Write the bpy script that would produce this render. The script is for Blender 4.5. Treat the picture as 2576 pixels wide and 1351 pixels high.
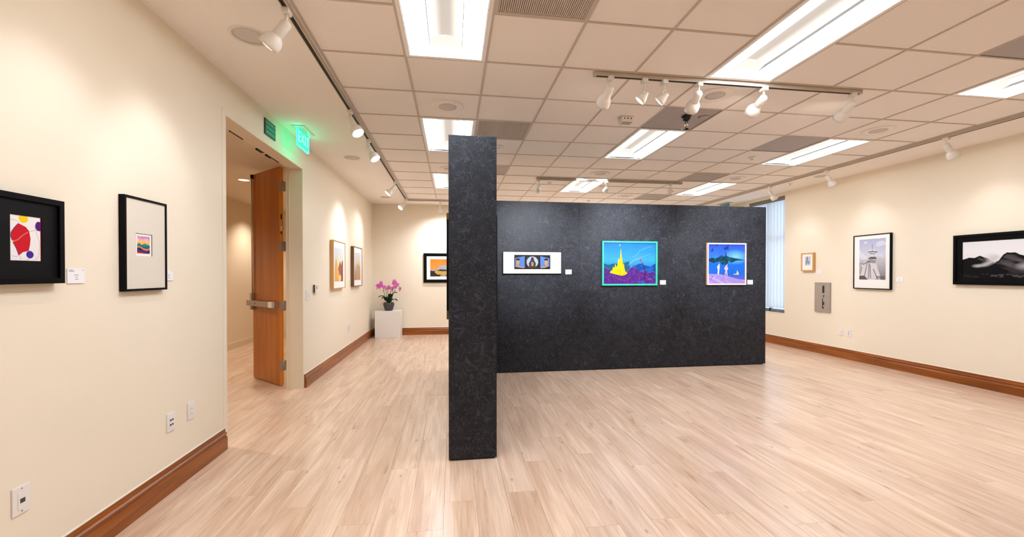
import bpy, bmesh, math, random
import numpy as np
from mathutils import Vector, Matrix
random.seed(7)
PI = math.pi
D = bpy.data
for o in list(D.objects):
    D.objects.remove(o, do_unlink=True)
SC = bpy.context.scene
COL = SC.collection

# ------------------------------------------------------------------ camera, world, exposure
S = 0.6                      # ceiling module in metres
CAMZ, CEIL, LX, RX, YB, YF = 1.4086, 3.0274, -1.827, 6.480, 9.95, -2.6
F_PX = 1052.14
cam = D.objects.new('camera', D.cameras.new('camera'))
COL.objects.link(cam)
cam.data.sensor_width = 36.0
cam.data.lens = F_PX / 2576 * 36
cam.data.shift_y = (698.4 - 675.5) / 2576
cam.data.clip_start = 0.05
cam.location = (0, 0, CAMZ)
cam.rotation_euler = (PI / 2 - 0.0081, 0, -0.1407)
SC.camera = cam

SC.view_settings.view_transform = 'Standard'
SC.view_settings.look = 'None'
SC.view_settings.gamma = 1
SC.view_settings.use_curve_mapping = False
SC.view_settings.exposure = 0.52

TROFFER_GLOW = 26.5
SPOT_W = 26.0
SKY_STRENGTH = 2.1

w = D.worlds.new('world'); SC.world = w
w.use_nodes = True
bg = w.node_tree.nodes['Background']
bg.inputs[0].default_value = (0.60, 0.79, 1.0, 1)
bg.inputs[1].default_value = SKY_STRENGTH

# ------------------------------------------------------------------ helpers
def lin(c):
    return tuple(((x / 255) / 12.92 if x / 255 <= 0.04045 else (((x / 255) + 0.055) / 1.055) ** 2.4) for x in c)

MATS = {}
def mat(name, rgb, rough=0.6, metal=0.0, emit=0.0, ecol=None, noise=0.0, nscale=40.0, bump=0.0, coat=0.0, spec=0.5):
    if name in MATS:
        return MATS[name]
    m = D.materials.new(name); m.use_nodes = True
    nt = m.node_tree; b = nt.nodes['Principled BSDF']
    c = lin(rgb)
    b.inputs['Base Color'].default_value = (*c, 1)
    b.inputs['Roughness'].default_value = rough
    b.inputs['Metallic'].default_value = metal
    b.inputs['Specular IOR Level'].default_value = spec
    if coat:
        b.inputs['Coat Weight'].default_value = coat
        b.inputs['Coat Roughness'].default_value = 0.12
    if emit:
        b.inputs['Emission Color'].default_value = (*(lin(ecol or rgb)), 1)
        b.inputs['Emission Strength'].default_value = emit
    tc = nt.nodes.new('ShaderNodeTexCoord')
    n = nt.nodes.new('ShaderNodeTexNoise'); n.inputs['Scale'].default_value = nscale
    n.inputs['Detail'].default_value = 3
    nt.links.new(tc.outputs['Object'], n.inputs['Vector'])
    if noise:
        mx = nt.nodes.new('ShaderNodeMixRGB'); mx.blend_type = 'MIX'
        mx.inputs[1].default_value = (*[x * (1 - noise) for x in c], 1)
        mx.inputs[2].default_value = (*[min(1, x * (1 + noise)) for x in c], 1)
        nt.links.new(n.outputs['Fac'], mx.inputs[0])
        nt.links.new(mx.outputs[0], b.inputs['Base Color'])
    if bump:
        bp = nt.nodes.new('ShaderNodeBump'); bp.inputs['Strength'].default_value = bump
        bp.inputs['Distance'].default_value = 0.002
        nt.links.new(n.outputs['Fac'], bp.inputs['Height'])
        nt.links.new(bp.outputs[0], b.inputs['Normal'])
    MATS[name] = m
    return m

class MB:
    """collects shapes into one mesh"""
    def __init__(s):
        s.v = []; s.f = []; s.m = []; s.cur = 0; s.smooth = []; s.sm = False
    def box(s, x0, x1, y0, y1, z0, z1, bev=0.0):
        b = len(s.v)
        if bev <= 0:
            s.v += [(x0, y0, z0), (x1, y0, z0), (x1, y1, z0), (x0, y1, z0), (x0, y0, z1), (x1, y0, z1), (x1, y1, z1), (x0, y1, z1)]
            fs = [(0, 3, 2, 1), (4, 5, 6, 7), (0, 1, 5, 4), (1, 2, 6, 5), (2, 3, 7, 6), (3, 0, 4, 7)]
            for f in fs:
                s.f.append(tuple(b + i for i in f)); s.m.append(s.cur); s.smooth.append(False)
        else:
            bm = bmesh.new(); bmesh.ops.create_cube(bm, size=1)
            for v in bm.verts:
                v.co = Vector((x0 + (v.co.x + .5) * (x1 - x0), y0 + (v.co.y + .5) * (y1 - y0), z0 + (v.co.z + .5) * (z1 - z0)))
            bmesh.ops.bevel(bm, geom=list(bm.edges), offset=bev, segments=2, affect='EDGES', profile=0.6)
            s.add_bm(bm)
        return s
    def add_bm(s, bm, M=None):
        b = len(s.v); bm.verts.index_update()
        for v in bm.verts:
            s.v.append(tuple(M @ v.co) if M else tuple(v.co))
        for f in bm.faces:
            s.f.append(tuple(b + v.index for v in f.verts)); s.m.append(s.cur); s.smooth.append(s.sm)
        bm.free(); return s
    def poly(s, pts):
        b = len(s.v); s.v += [tuple(p) for p in pts]
        s.f.append(tuple(range(b, b + len(pts)))); s.m.append(s.cur); s.smooth.append(s.sm)
        return s
    def lathe(s, prof, o=(0, 0, 0), axis=(0, 0, 1), n=24, cap0=True, cap1=True):
        """prof: list of (r, t) along axis from o"""
        a = Vector(axis).normalized(); u = a.orthogonal().normalized(); v = a.cross(u); o = Vector(o)
        b = len(s.v)
        for r, t in prof:
            for k in range(n):
                an = 2 * PI * k / n
                s.v.append(tuple(o + a * t + (u * math.cos(an) + v * math.sin(an)) * r))
        for i in range(len(prof) - 1):
            for k in range(n):
                k2 = (k + 1) % n
                s.f.append((b + i * n + k, b + i * n + k2, b + (i + 1) * n + k2, b + (i + 1) * n + k))
                s.m.append(s.cur); s.smooth.append(True)
        if cap0:
            s.f.append(tuple(b + k for k in range(n))[::-1]); s.m.append(s.cur); s.smooth.append(False)
        if cap1:
            e = b + (len(prof) - 1) * n
            s.f.append(tuple(e + k for k in range(n))); s.m.append(s.cur); s.smooth.append(False)
        return s
    def cyl(s, o, axis, r, L, n=20, r2=None):
        return s.lathe([(r, 0), (r if r2 is None else r2, L)], o, axis, n)
    def tube(s, pts, rad, n=8):
        b0 = len(s.v); P = [Vector(p) for p in pts]
        up = Vector((0.13, 0.2, 1)).normalized()
        for i, p in enumerate(P):
            d = (P[min(i + 1, len(P) - 1)] - P[max(i - 1, 0)]).normalized()
            u = d.cross(up)
            if u.length < 1e-3: u = d.orthogonal()
            u.normalize(); v = d.cross(u)
            r = rad[i] if isinstance(rad, (list, tuple)) else rad
            for k in range(n):
                an = 2 * PI * k / n
                s.v.append(tuple(p + (u * math.cos(an) + v * math.sin(an)) * r))
        for i in range(len(P) - 1):
            for k in range(n):
                k2 = (k + 1) % n
                s.f.append((b0 + i * n + k, b0 + i * n + k2, b0 + (i + 1) * n + k2, b0 + (i + 1) * n + k)); s.m.append(s.cur); s.smooth.append(True)
        s.f.append(tuple(b0 + k for k in range(n))[::-1]); s.m.append(s.cur); s.smooth.append(False)
        e = b0 + (len(P) - 1) * n
        s.f.append(tuple(e + k for k in range(n))); s.m.append(s.cur); s.smooth.append(False)
        return s
    def extrude(s, prof, p0, p1, outdir):
        """profile (out, up) swept from p0 to p1 ; outdir unit vector"""
        p0 = Vector(p0); p1 = Vector(p1); o = Vector(outdir); z = Vector((0, 0, 1)); n = len(prof); b = len(s.v)
        for P in (p0, p1):
            for a, h in prof:
                s.v.append(tuple(P + o * a + z * h))
        for k in range(n):
            k2 = (k + 1) % n
            s.f.append((b + k, b + k2, b + n + k2, b + n + k)); s.m.append(s.cur); s.smooth.append(False)
        s.f.append(tuple(b + k for k in range(n))[::-1]); s.m.append(s.cur); s.smooth.append(False)
        s.f.append(tuple(b + n + k for k in range(n))); s.m.append(s.cur); s.smooth.append(False)
        return s
    def mesh(s, name, mats):
        me = D.meshes.new(name); me.from_pydata(s.v, [], s.f)
        for m in (mats if isinstance(mats, (list, tuple)) else [mats]):
            me.materials.append(m)
        me.polygons.foreach_set('material_index', s.m)
        me.polygons.foreach_set('use_smooth', s.smooth)
        bm = bmesh.new(); bm.from_mesh(me); bmesh.ops.recalc_face_normals(bm, faces=bm.faces); bm.to_mesh(me); bm.free()
        me.update(); return me
    def build(s, name, mats, parent=None):
        return link(name, s.mesh(name, mats), parent)

def link(name, me, parent=None, loc=None):
    o = D.objects.new(name, me); COL.objects.link(o)
    if parent: o.parent = parent
    if loc: o.location = loc
    return o
def empty(name, loc=(0, 0, 0), rz=0.0):
    o = D.objects.new(name, None); COL.objects.link(o); o.location = loc; o.rotation_euler = (0, 0, rz)
    o.empty_display_size = 0.1
    return o
def tag(o, label, cat, group=None):
    o['label'] = label; o['category'] = cat
    if group: o['group'] = group
    return o
def struct(o, label=None):
    o['kind'] = 'structure'
    if label: o['label'] = label
    return o

# ------------------------------------------------------------------ materials
M_wall = mat('wall_paint', (243, 230, 208), 0.55, noise=0.012, nscale=3, bump=0.05, spec=0.3)
M_corr = mat('corridor_paint', (234, 216, 190), 0.7, noise=0.01, nscale=3)
M_dry = mat('drywall_ceiling', (251, 243, 235), 0.8, noise=0.008, nscale=2)
M_tile = mat('ceiling_tile', (251, 243, 235), 0.9, noise=0.015, nscale=30, bump=0.15)
M_tbar = mat('t_bar', (206, 192, 178), 0.6)
M_white = mat('white_enamel', (240, 232, 220), 0.35)
M_track = mat('track_enamel', (205, 190, 172), 0.4)
M_black = mat('black_slot', (12, 10, 9), 0.6)
M_frameblk = mat('black_lacquer', (5, 4, 4), 0.5, spec=0.12)
M_frameblk2 = mat('matt_black_wood', (8, 7, 6), 0.6, spec=0.12)
M_matwhite = mat('mat_board', (246, 242, 238), 0.8)
M_matcream = mat('mat_board_cream', (224, 214, 199), 0.85, noise=0.02, nscale=300)
M_matblack = mat('mat_board_black', (13, 12, 14), 0.5, spec=0.15)
M_oakframe = mat('oak_frame', (214, 160, 96), 0.45, noise=0.06, nscale=60)
M_brownframe = mat('walnut_frame', (112, 78, 40), 0.45, noise=0.06, nscale=60)
M_teal = mat('teal_frame', (52, 176, 150), 0.35)
M_peach = mat('peach_frame', (228, 178, 150), 0.4)
M_peachw = mat('peach_frame_face', (220, 200, 190), 0.4)
M_plate = mat('plastic_plate', (238, 232, 226), 0.35)
M_card = mat('card_white', (246, 244, 246), 0.6)
M_ink = mat('card_ink', (120, 118, 124), 0.7)
M_steel = mat('brushed_steel', (172, 164, 156), 0.42, metal=0.6, noise=0.05, nscale=80)
M_steel2 = mat('satin_nickel', (190, 182, 172), 0.3, metal=0.9)
M_jamb = mat('jamb_paint', (236, 220, 194), 0.45)
M_frameP = mat('door_frame_paint', (236, 216, 192), 0.4)
M_pbase = mat('pedestal_white', (240, 234, 228), 0.3)
M_pot = mat('pot_grey', (72, 68, 66), 0.6, noise=0.05, nscale=60)
M_leaf = mat('leaf_green', (18, 66, 24), 0.35, noise=0.15, nscale=20)
M_stem = mat('stem_green', (92, 86, 48), 0.5)
M_petal = mat('petal_magenta', (222, 84, 190), 0.5, noise=0.12, nscale=60)
M_lip = mat('petal_lip', (150, 20, 90), 0.5)
M_soil = mat('moss', (40, 42, 22), 0.9, noise=0.3, nscale=80)
M_spk = mat('speaker_grille', (216, 206, 198), 0.7, noise=0.1, nscale=400)
M_grgreen = mat('sign_green', (48, 118, 86), 0.5)
M_dkgreen = mat('sign_dark_green', (4, 40, 34), 0.5)
M_trofw = mat('troffer_white', (250, 246, 240), 0.4)
M_wing = mat('troffer_lens', (255, 250, 242), 0.5, emit=TROFFER_GLOW, ecol=(236, 245, 255))
M_bask = mat('troffer_basket_glow', (112, 112, 114), 0.6, emit=1.0, ecol=(255, 242, 228))  # painted glow, stronger at the edges, stands in for light from the lenses
_nt = M_bask.node_tree; _tc = _nt.nodes.new('ShaderNodeTexCoord'); _sx = _nt.nodes.new('ShaderNodeSeparateXYZ')
_nt.links.new(_tc.outputs['Object'], _sx.inputs[0])
_mr = _nt.nodes.new('ShaderNodeMath'); _mr.operation = 'ABSOLUTE'; _nt.links.new(_sx.outputs[0], _mr.inputs[0])
_m2 = _nt.nodes.new('ShaderNodeMapRange'); _m2.interpolation_type = 'SMOOTHSTEP'
_m2.inputs['From Min'].default_value = 0.02; _m2.inputs['From Max'].default_value = 0.105; _m2.inputs['To Min'].default_value = 0.40; _m2.inputs['To Max'].default_value = 1.0
_nt.links.new(_mr.outputs[0], _m2.inputs[0]); _nt.links.new(_m2.outputs[0], _nt.nodes['Principled BSDF'].inputs['Emission Strength'])
M_baskend = mat('troffer_basket_end_glow', (128, 126, 124), 0.6, emit=0.62, ecol=(255, 250, 240))  # even glow on the end shields in place of lens light
M_lensedge = mat('lens_edge', (120, 118, 114), 0.7, emit=0.35)
M_bulb = mat('bulb_glow', (255, 250, 240), 0.4, emit=14.0, ecol=(255, 244, 230))
M_bulbdim = mat('bulb_glow_soft', (255, 250, 240), 0.4, emit=2.2, ecol=(255, 244, 230))
M_exit = mat('exit_panel_glow', (10, 150, 110), 0.3, emit=1.0, ecol=(8, 206, 150))
M_exitedge = mat('exit_edge_glow', (60, 255, 210), 0.3, emit=9.0, ecol=(20, 255, 190))
M_exitletter = mat('exit_letter', (190, 255, 240), 0.3, emit=0.9, ecol=(120, 250, 215))
M_winframe = mat('window_aluminium', (150, 160, 168), 0.4, metal=0.3)
M_base_dark = mat('floor_underlay', (120, 92, 68), 0.9)
M_ext = mat('outside_white', (220, 226, 232), 0.9)

def wood_mat(name, a, b, axis, rough=0.35, bump=0.1, scale=1.0):
    m = D.materials.new(name); m.use_nodes = True; nt = m.node_tree; N = nt.nodes; L = nt.links
    bs = N['Principled BSDF']; tc = N.new('ShaderNodeTexCoord'); mp = N.new('ShaderNodeMapping')
    sc = [14 * scale] * 3; sc['xyz'.index(axis)] = 0.9 * scale
    mp.inputs['Scale'].default_value = sc
    L.new(tc.outputs['Object'], mp.inputs['Vector'])
    n = N.new('ShaderNodeTexNoise'); n.inputs['Scale'].default_value = 1.6; n.inputs['Detail'].default_value = 6; n.inputs['Distortion'].default_value = 0.6
    L.new(mp.outputs[0], n.inputs['Vector'])
    r = N.new('ShaderNodeValToRGB'); r.color_ramp.elements[0].color = (*lin(a), 1); r.color_ramp.elements[1].color = (*lin(b), 1)
    r.color_ramp.elements[0].position = 0.3; r.color_ramp.elements[1].position = 0.75
    L.new(n.outputs['Fac'], r.inputs[0]); L.new(r.outputs[0], bs.inputs['Base Color'])
    bs.inputs['Roughness'].default_value = rough
    bp = N.new('ShaderNodeBump'); bp.inputs['Strength'].default_value = bump; bp.inputs['Distance'].default_value = 0.001
    L.new(n.outputs['Fac'], bp.inputs['Height']); L.new(bp.outputs[0], bs.inputs['Normal'])
    return m
M_baseb = wood_mat('baseboard_cherry', (118, 58, 12), (170, 94, 26), 'y', 0.32)
M_basebx = wood_mat('baseboard_cherry_x', (118, 58, 12), (170, 94, 26), 'x', 0.32)
M_doorw = wood_mat('door_maple', (168, 88, 10), (196, 116, 26), 'z', 0.3, 0.03, 0.5)
M_dooredge = wood_mat('door_edge_wood', (222, 134, 34), (236, 154, 54), 'z', 0.35, 0.03, 0.6)
M_doorcap = mat('corridor_baseboard', (226, 208, 180), 0.45)

def floor_mat():
    m = D.materials.new('laminate_plank'); m.use_nodes = True; nt = m.node_tree; N = nt.nodes; L = nt.links
    bs = N['Principled BSDF']
    geo = N.new('ShaderNodeNewGeometry'); oi = N.new('ShaderNodeObjectInfo')
    ad = N.new('ShaderNodeMath'); ad.operation = 'ADD'
    L.new(geo.outputs['Random Per Island'], ad.inputs[0]); L.new(oi.outputs['Random'], ad.inputs[1])
    fr = N.new('ShaderNodeMath'); fr.operation = 'FRACT'; L.new(ad.outputs[0], fr.inputs[0])
    mul = N.new('ShaderNodeMath'); mul.operation = 'MULTIPLY'; mul.inputs[1].default_value = 37.0; L.new(fr.outputs[0], mul.inputs[0])
    comb = N.new('ShaderNodeCombineXYZ'); L.new(mul.outputs[0], comb.inputs[0]); L.new(mul.outputs[0], comb.inputs[1]); L.new(mul.outputs[0], comb.inputs[2])
    va = N.new('ShaderNodeVectorMath'); va.operation = 'ADD'; L.new(geo.outputs['Position'], va.inputs[0]); L.new(comb.outputs[0], va.inputs[1])
    def noise(sx, sy, detail, dist, rough=0.55):
        mp = N.new('ShaderNodeMapping'); mp.inputs['Scale'].default_value = (sx, sy, 1); L.new(va.outputs[0], mp.inputs['Vector'])
        n = N.new('ShaderNodeTexNoise'); n.inputs['Scale'].default_value = 1; n.inputs['Detail'].default_value = detail
        n.inputs['Distortion'].default_value = dist; n.inputs['Roughness'].default_value = rough
        L.new(mp.outputs[0], n.inputs['Vector']); return n
    n1 = noise(9, 0.9, 3, 1.2)           # broad cathedral figure
    n2 = noise(70, 2.4, 4, 0.3)          # fine streaks
    n3 = noise(14, 3.2, 2, 0.4)          # darker flecks
    r1 = N.new('ShaderNodeValToRGB'); e = r1.color_ramp.elements
    e[0].position = 0.28; e[0].color = (*lin((204, 168, 140)), 1)
    e[1].position = 0.72; e[1].color = (*lin((236, 209, 185)), 1)
    L.new(n1.outputs['Fac'], r1.inputs[0])
    r2 = N.new('ShaderNodeValToRGB'); e = r2.color_ramp.elements
    e[0].position = 0.3; e[0].color = (0.80, 0.77, 0.74, 1); e[1].position = 0.68; e[1].color = (1.07, 1.06, 1.05, 1)
    L.new(n2.outputs['Fac'], r2.inputs[0])
    mx = N.new('ShaderNodeMixRGB'); mx.blend_type = 'MULTIPLY'; mx.inputs[0].default_value = 0.8
    L.new(r1.outputs[0], mx.inputs[1]); L.new(r2.outputs[0], mx.inputs[2])
    r3 = N.new('ShaderNodeValToRGB'); e = r3.color_ramp.elements
    e[0].position = 0.24; e[0].color = (0.66, 0.56, 0.48, 1); e[1].position = 0.36; e[1].color = (1, 1, 1, 1)
    L.new(n3.outputs['Fac'], r3.inputs[0])
    mx2 = N.new('ShaderNodeMixRGB'); mx2.blend_type = 'MULTIPLY'; mx2.inputs[0].default_value = 0.8
    L.new(mx.outputs[0], mx2.inputs[1]); L.new(r3.outputs[0], mx2.inputs[2])
    # small knots
    mpv = N.new('ShaderNodeMapping'); mpv.inputs['Scale'].default_value = (7.5, 3.2, 1); L.new(va.outputs[0], mpv.inputs['Vector'])
    vo = N.new('ShaderNodeTexVoronoi'); vo.inputs['Scale'].default_value = 1; L.new(mpv.outputs[0], vo.inputs['Vector'])
    rv = N.new('ShaderNodeValToRGB'); e = rv.color_ramp.elements
    e[0].position = 0.03; e[0].color = (0.50, 0.38, 0.30, 1); e[1].position = 0.085; e[1].color = (1, 1, 1, 1)
    L.new(vo.outputs['Distance'], rv.inputs[0])
    mx3 = N.new('ShaderNodeMixRGB'); mx3.blend_type = 'MULTIPLY'; mx3.inputs[0].default_value = 0.75
    L.new(mx2.outputs[0], mx3.inputs[1]); L.new(rv.outputs[0], mx3.inputs[2])
    # tone per plank
    mr = N.new('ShaderNodeMapRange'); mr.inputs['To Min'].default_value = 0.93; mr.inputs['To Max'].default_value = 1.02; L.new(fr.outputs[0], mr.inputs['Value'])
    hs = N.new('ShaderNodeHueSaturation'); L.new(mr.outputs[0], hs.inputs['Value']); L.new(mx3.outputs[0], hs.inputs['Color'])
    L.new(hs.outputs[0], bs.inputs['Base Color'])
    bs.inputs['Roughness'].default_value = 0.34
    bs.inputs['Coat Weight'].default_value = 0.4; bs.inputs['Coat Roughness'].default_value = 0.2
    bs.inputs['Specular IOR Level'].default_value = 0.45
    bp = N.new('ShaderNodeBump'); bp.inputs['Strength'].default_value = 0.08; bp.inputs['Distance'].default_value = 0.001
    L.new(n2.outputs['Fac'], bp.inputs['Height']); L.new(bp.outputs[0], bs.inputs['Normal'])
    return m
M_plank = floor_mat()

def felt_mat():
    """charcoal covering embossed with tangled curved lines"""
    m = D.materials.new('charcoal_swirl_panel'); m.use_nodes = True; nt = m.node_tree; N = nt.nodes; L = nt.links
    bs = N['Principled BSDF']; geo = N.new('ShaderNodeNewGeometry')
    def lines(scale, dist, mult, wid, off):
        va = N.new('ShaderNodeVectorMath'); va.operation = 'ADD'; va.inputs[1].default_value = (off, off * .7, off * 1.3); L.new(geo.outputs['Position'], va.inputs[0])
        n = N.new('ShaderNodeTexNoise'); n.inputs['Scale'].default_value = scale; n.inputs['Detail'].default_value = 1.0; n.inputs['Distortion'].default_value = dist
        L.new(va.outputs[0], n.inputs['Vector'])
        mu = N.new('ShaderNodeMath'); mu.operation = 'MULTIPLY'; mu.inputs[1].default_value = mult; L.new(n.outputs['Fac'], mu.inputs[0])
        pp = N.new('ShaderNodeMath'); pp.operation = 'PINGPONG'; pp.inputs[1].default_value = 0.5; L.new(mu.outputs[0], pp.inputs[0])
        r = N.new('ShaderNodeValToRGB'); e = r.color_ramp.elements
        e[0].position = 0.0; e[0].color = (1, 1, 1, 1); e[1].position = wid; e[1].color = (0, 0, 0, 1); L.new(pp.outputs[0], r.inputs[0])
        # break the lines into pieces
        n2 = N.new('ShaderNodeTexNoise'); n2.inputs['Scale'].default_value = scale * 1.7; L.new(va.outputs[0], n2.inputs['Vector'])
        r2 = N.new('ShaderNodeValToRGB'); e = r2.color_ramp.elements; e[0].position = 0.44; e[1].position = 0.56; L.new(n2.outputs['Fac'], r2.inputs[0])
        mm = N.new('ShaderNodeMath'); mm.operation = 'MULTIPLY'; L.new(r.outputs[0], mm.inputs[0]); L.new(r2.outputs[0], mm.inputs[1])
        return mm
    a = lines(8, .5, 10, 0.15, 0.0); b = lines(13, .4, 7, 0.15, 9.0); c = lines(5, .8, 14, 0.14, 21.0)
    m1 = N.new('ShaderNodeMath'); m1.operation = 'MAXIMUM'; L.new(a.outputs[0], m1.inputs[0]); L.new(b.outputs[0], m1.inputs[1])
    m2 = N.new('ShaderNodeMath'); m2.operation = 'MAXIMUM'; L.new(m1.outputs[0], m2.inputs[0]); L.new(c.outputs[0], m2.inputs[1])
    nz = N.new('ShaderNodeTexNoise'); nz.inputs['Scale'].default_value = 5; nz.inputs['Detail'].default_value = 4; L.new(geo.outputs['Position'], nz.inputs['Vector'])
    base = N.new('ShaderNodeValToRGB'); e = base.color_ramp.elements
    e[0].position = 0.35; e[0].color = (*lin((20, 22, 28)), 1); e[1].position = 0.65; e[1].color = (*lin((29, 31, 38)), 1)
    L.new(nz.outputs['Fac'], base.inputs[0])
    mx = N.new('ShaderNodeMixRGB'); mx.inputs[2].default_value = (*lin((68, 71, 82)), 1); L.new(base.outputs[0], mx.inputs[1])
    sc = N.new('ShaderNodeMath'); sc.operation = 'MULTIPLY'; sc.inputs[1].default_value = 0.55; L.new(m2.outputs[0], sc.inputs[0]); L.new(sc.outputs[0], mx.inputs[0])
    L.new(mx.outputs[0], bs.inputs['Base Color'])
    bs.inputs['Roughness'].default_value = 0.5
    bs.inputs['Specular IOR Level'].default_value = 0.3
    bp = N.new('ShaderNodeBump'); bp.inputs['Strength'].default_value = 0.22; bp.inputs['Distance'].default_value = 0.002
    L.new(m2.outputs[0], bp.inputs['Height']); L.new(bp.outputs[0], bs.inputs['Normal'])
    return m
M_felt = felt_mat()
M_feltedge = mat('panel_edge_trim', (18, 18, 19), 0.5)

def grille_mat():
    m = D.materials.new('perforated_return'); m.use_nodes = True; nt = m.node_tree; N = nt.nodes; L = nt.links
    bs = N['Principled BSDF']; geo = N.new('ShaderNodeNewGeometry')
    w_ = N.new('ShaderNodeTexWave'); w_.inputs['Scale'].default_value = 18; w_.bands_direction = 'X'; L.new(geo.outputs['Position'], w_.inputs['Vector'])
    r = N.new('ShaderNodeValToRGB'); e = r.color_ramp.elements; e[0].position = .2; e[0].color = (*lin((110,100,90)), 1); e[1].position = .8; e[1].color = (*lin((146, 130, 118)), 1)
    L.new(w_.outputs['Fac'], r.inputs[0]); L.new(r.outputs[0], bs.inputs['Base Color'])
    bs.inputs['Roughness'].default_value = 0.6; bs.inputs['Metallic'].default_value = 0.2
    return m
M_grille = grille_mat()
M_greytile = mat('grey_return_tile', (178, 168, 163), 0.55, noise=0.08, nscale=8)

def print_mat():
    m = D.materials.new('printed_artwork'); m.use_nodes = True; nt = m.node_tree; b = nt.nodes['Principled BSDF']
    a = nt.nodes.new('ShaderNodeVertexColor'); a.layer_name = 'paint'
    nt.links.new(a.outputs[0], b.inputs['Base Color']); b.inputs['Roughness'].default_value = 0.5; b.inputs['Specular IOR Level'].default_value = 0.12
    return m
M_print = print_mat()

def slat_mat():
    m = D.materials.new('blind_fabric'); m.use_nodes = True; nt = m.node_tree; N = nt.nodes; L = nt.links
    b = N['Principled BSDF']; b.inputs['Base Color'].default_value = (*lin((232, 230, 228)), 1); b.inputs['Roughness'].default_value = 0.8
    t = N.new('ShaderNodeBsdfTranslucent'); t.inputs[0].default_value = (*lin((226, 232, 240)), 1)
    mx = N.new('ShaderNodeMixShader'); mx.inputs[0].default_value = 0.42
    L.new(b.outputs[0], mx.inputs[1]); L.new(t.outputs[0], mx.inputs[2]); L.new(mx.outputs[0], N['Material Output'].inputs[0])
    return m
M_slat = slat_mat()
def glass_mat():
    m = D.materials.new('window_glass'); m.use_nodes = True; nt = m.node_tree; N = nt.nodes; L = nt.links
    t = N.new('ShaderNodeBsdfTransparent'); t.inputs[0].default_value = (0.90, 0.95, 0.97, 1)
    g = N.new('ShaderNodeBsdfGlossy'); g.inputs['Roughness'].default_value = 0.02
    mx = N.new('ShaderNodeMixShader'); mx.inputs[0].default_value = 0.06
    L.new(t.outputs[0], mx.inputs[1]); L.new(g.outputs[0], mx.inputs[2]); L.new(mx.outputs[0], N['Material Output'].inputs[0])
    return m
M_glass = glass_mat()

# ------------------------------------------------------------------ room shell
T = 0.148
DY0, DY1, DZ = 3.700, 5.452, 2.700            # doorway in the left wall
CZ2, CX = 2.83, -4.12                          # corridor ceiling, far corridor wall
mb = MB()
mb.box(LX - T, LX, YF - .2, DY0, 0, CEIL + .2)
mb.box(LX - T, LX, DY0, DY1, DZ, CEIL + .2)
mb.box(LX - T, LX, DY1, YB + .2, 0, CEIL + .2)
wl = struct(mb.build('wall_left', M_wall), 'cream painted left wall with the doorway')
struct(MB().box(LX, RX, YB, YB + .2, 0, CEIL + .2).build('wall_back', M_wall), 'cream painted back wall behind the dark partition')
struct(MB().box(LX, RX, YF - .2, YF, 0, CEIL + .2).build('wall_front', M_wall))
WY0, WY1, WZ0, WZ1 = 7.413, 8.44, 0.646, 2.965
mb = MB()
mb.box(RX, RX + T, YF - .2, WY0, 0, CEIL + .2); mb.box(RX, RX + T, WY1, YB + .2, 0, CEIL + .2)
mb.box(RX, RX + T, WY0, WY1, 0, WZ0); mb.box(RX, RX + T, WY0, WY1, WZ1, CEIL + .2)
struct(mb.build('wall_right', M_wall), 'cream painted right wall with the window')
# jamb linings of the doorway
mb = MB()
mb.box(LX - T, LX + .001, DY1 - .004, DY1, 0, DZ)
mb.box(LX - T, LX + .001, DY0, DY0 + .004, 0, DZ)
mb.box(LX - T, LX + .001, DY0, DY1, DZ - .004, DZ)
struct(mb.build('trim_1', M_jamb), 'beige painted reveal lining the doorway')
# flat edge strip around opening on the wall face
mb = MB()
mb.box(LX, LX + .003, DY0 - .055, DY0, 0, DZ + .05, ); mb.box(LX, LX + .003, DY0, DY1 + .03, DZ, DZ + .05); mb.box(LX, LX + .003, DY1, DY1 + .03, 0, DZ)
struct(mb.build('trim_2', M_wall), 'flat painted strip around the doorway')
# hollow metal frame beyond the reveal
mb = MB()
xo = LX - T
mb.box(xo - .045, xo, DY1 + .002, DY1 + .06, 0, DZ + .06); mb.box(xo - .045, xo, DY0 - .06, DY0 - .002, 0, DZ + .06)
mb.box(xo - .045, xo, DY0 - .06, DY1 + .06, DZ + .012, DZ + .075)
mb.box(xo - .010, xo, DY1 - .008, DY1 + .002, 0, DZ + .012)
tf = struct(mb.build('trim_3', M_frameP), 'metal door frame on the corridor side of the doorway')
for y0, y1 in ((4.66, 4.78), (4.88, 4.99)):
    MB().box(xo - .043, xo - .004, y0, y1, DZ - .004, DZ + .012).build('strike_plate', M_black, tf)
MB().box(xo - .032, xo - .018, 4.12, 4.36, DZ + .004, DZ + .012).build('weather_strip', M_black, tf)
MB().box(xo - .032, xo - .018, 4.99, 5.2, DZ + .004, DZ + .012).build('weather_strip', M_black, tf)

# corridor
cy0, cy1 = 1.6, 10.1
struct(MB().box(CX - .15, CX, cy0, cy1, 0, CZ2 + .2).build('wall_corridor', M_corr), 'beige corridor wall seen through the doorway')
struct(MB().box(CX, LX - T, cy1, cy1 + .15, 0, CZ2 + .2).box(CX, LX - T, cy0 - .15, cy0, 0, CZ2 + .2).build('wall_corridor_end', M_corr))
struct(MB().box(CX - .15, LX - T, cy0 - .15, cy1 + .15, CZ2, CZ2 + .18).build('ceiling_corridor', M_corr), 'low corridor ceiling seen through the doorway')
struct(MB().extrude([(0, 0), (.018, 0), (.018, .10), (.012, .125), (0, .125)], (CX, cy0, 0), (CX, cy1, 0), (1, 0, 0)).build('baseboard_corridor', M_doorcap), 'pale baseboard of the corridor')

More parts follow.
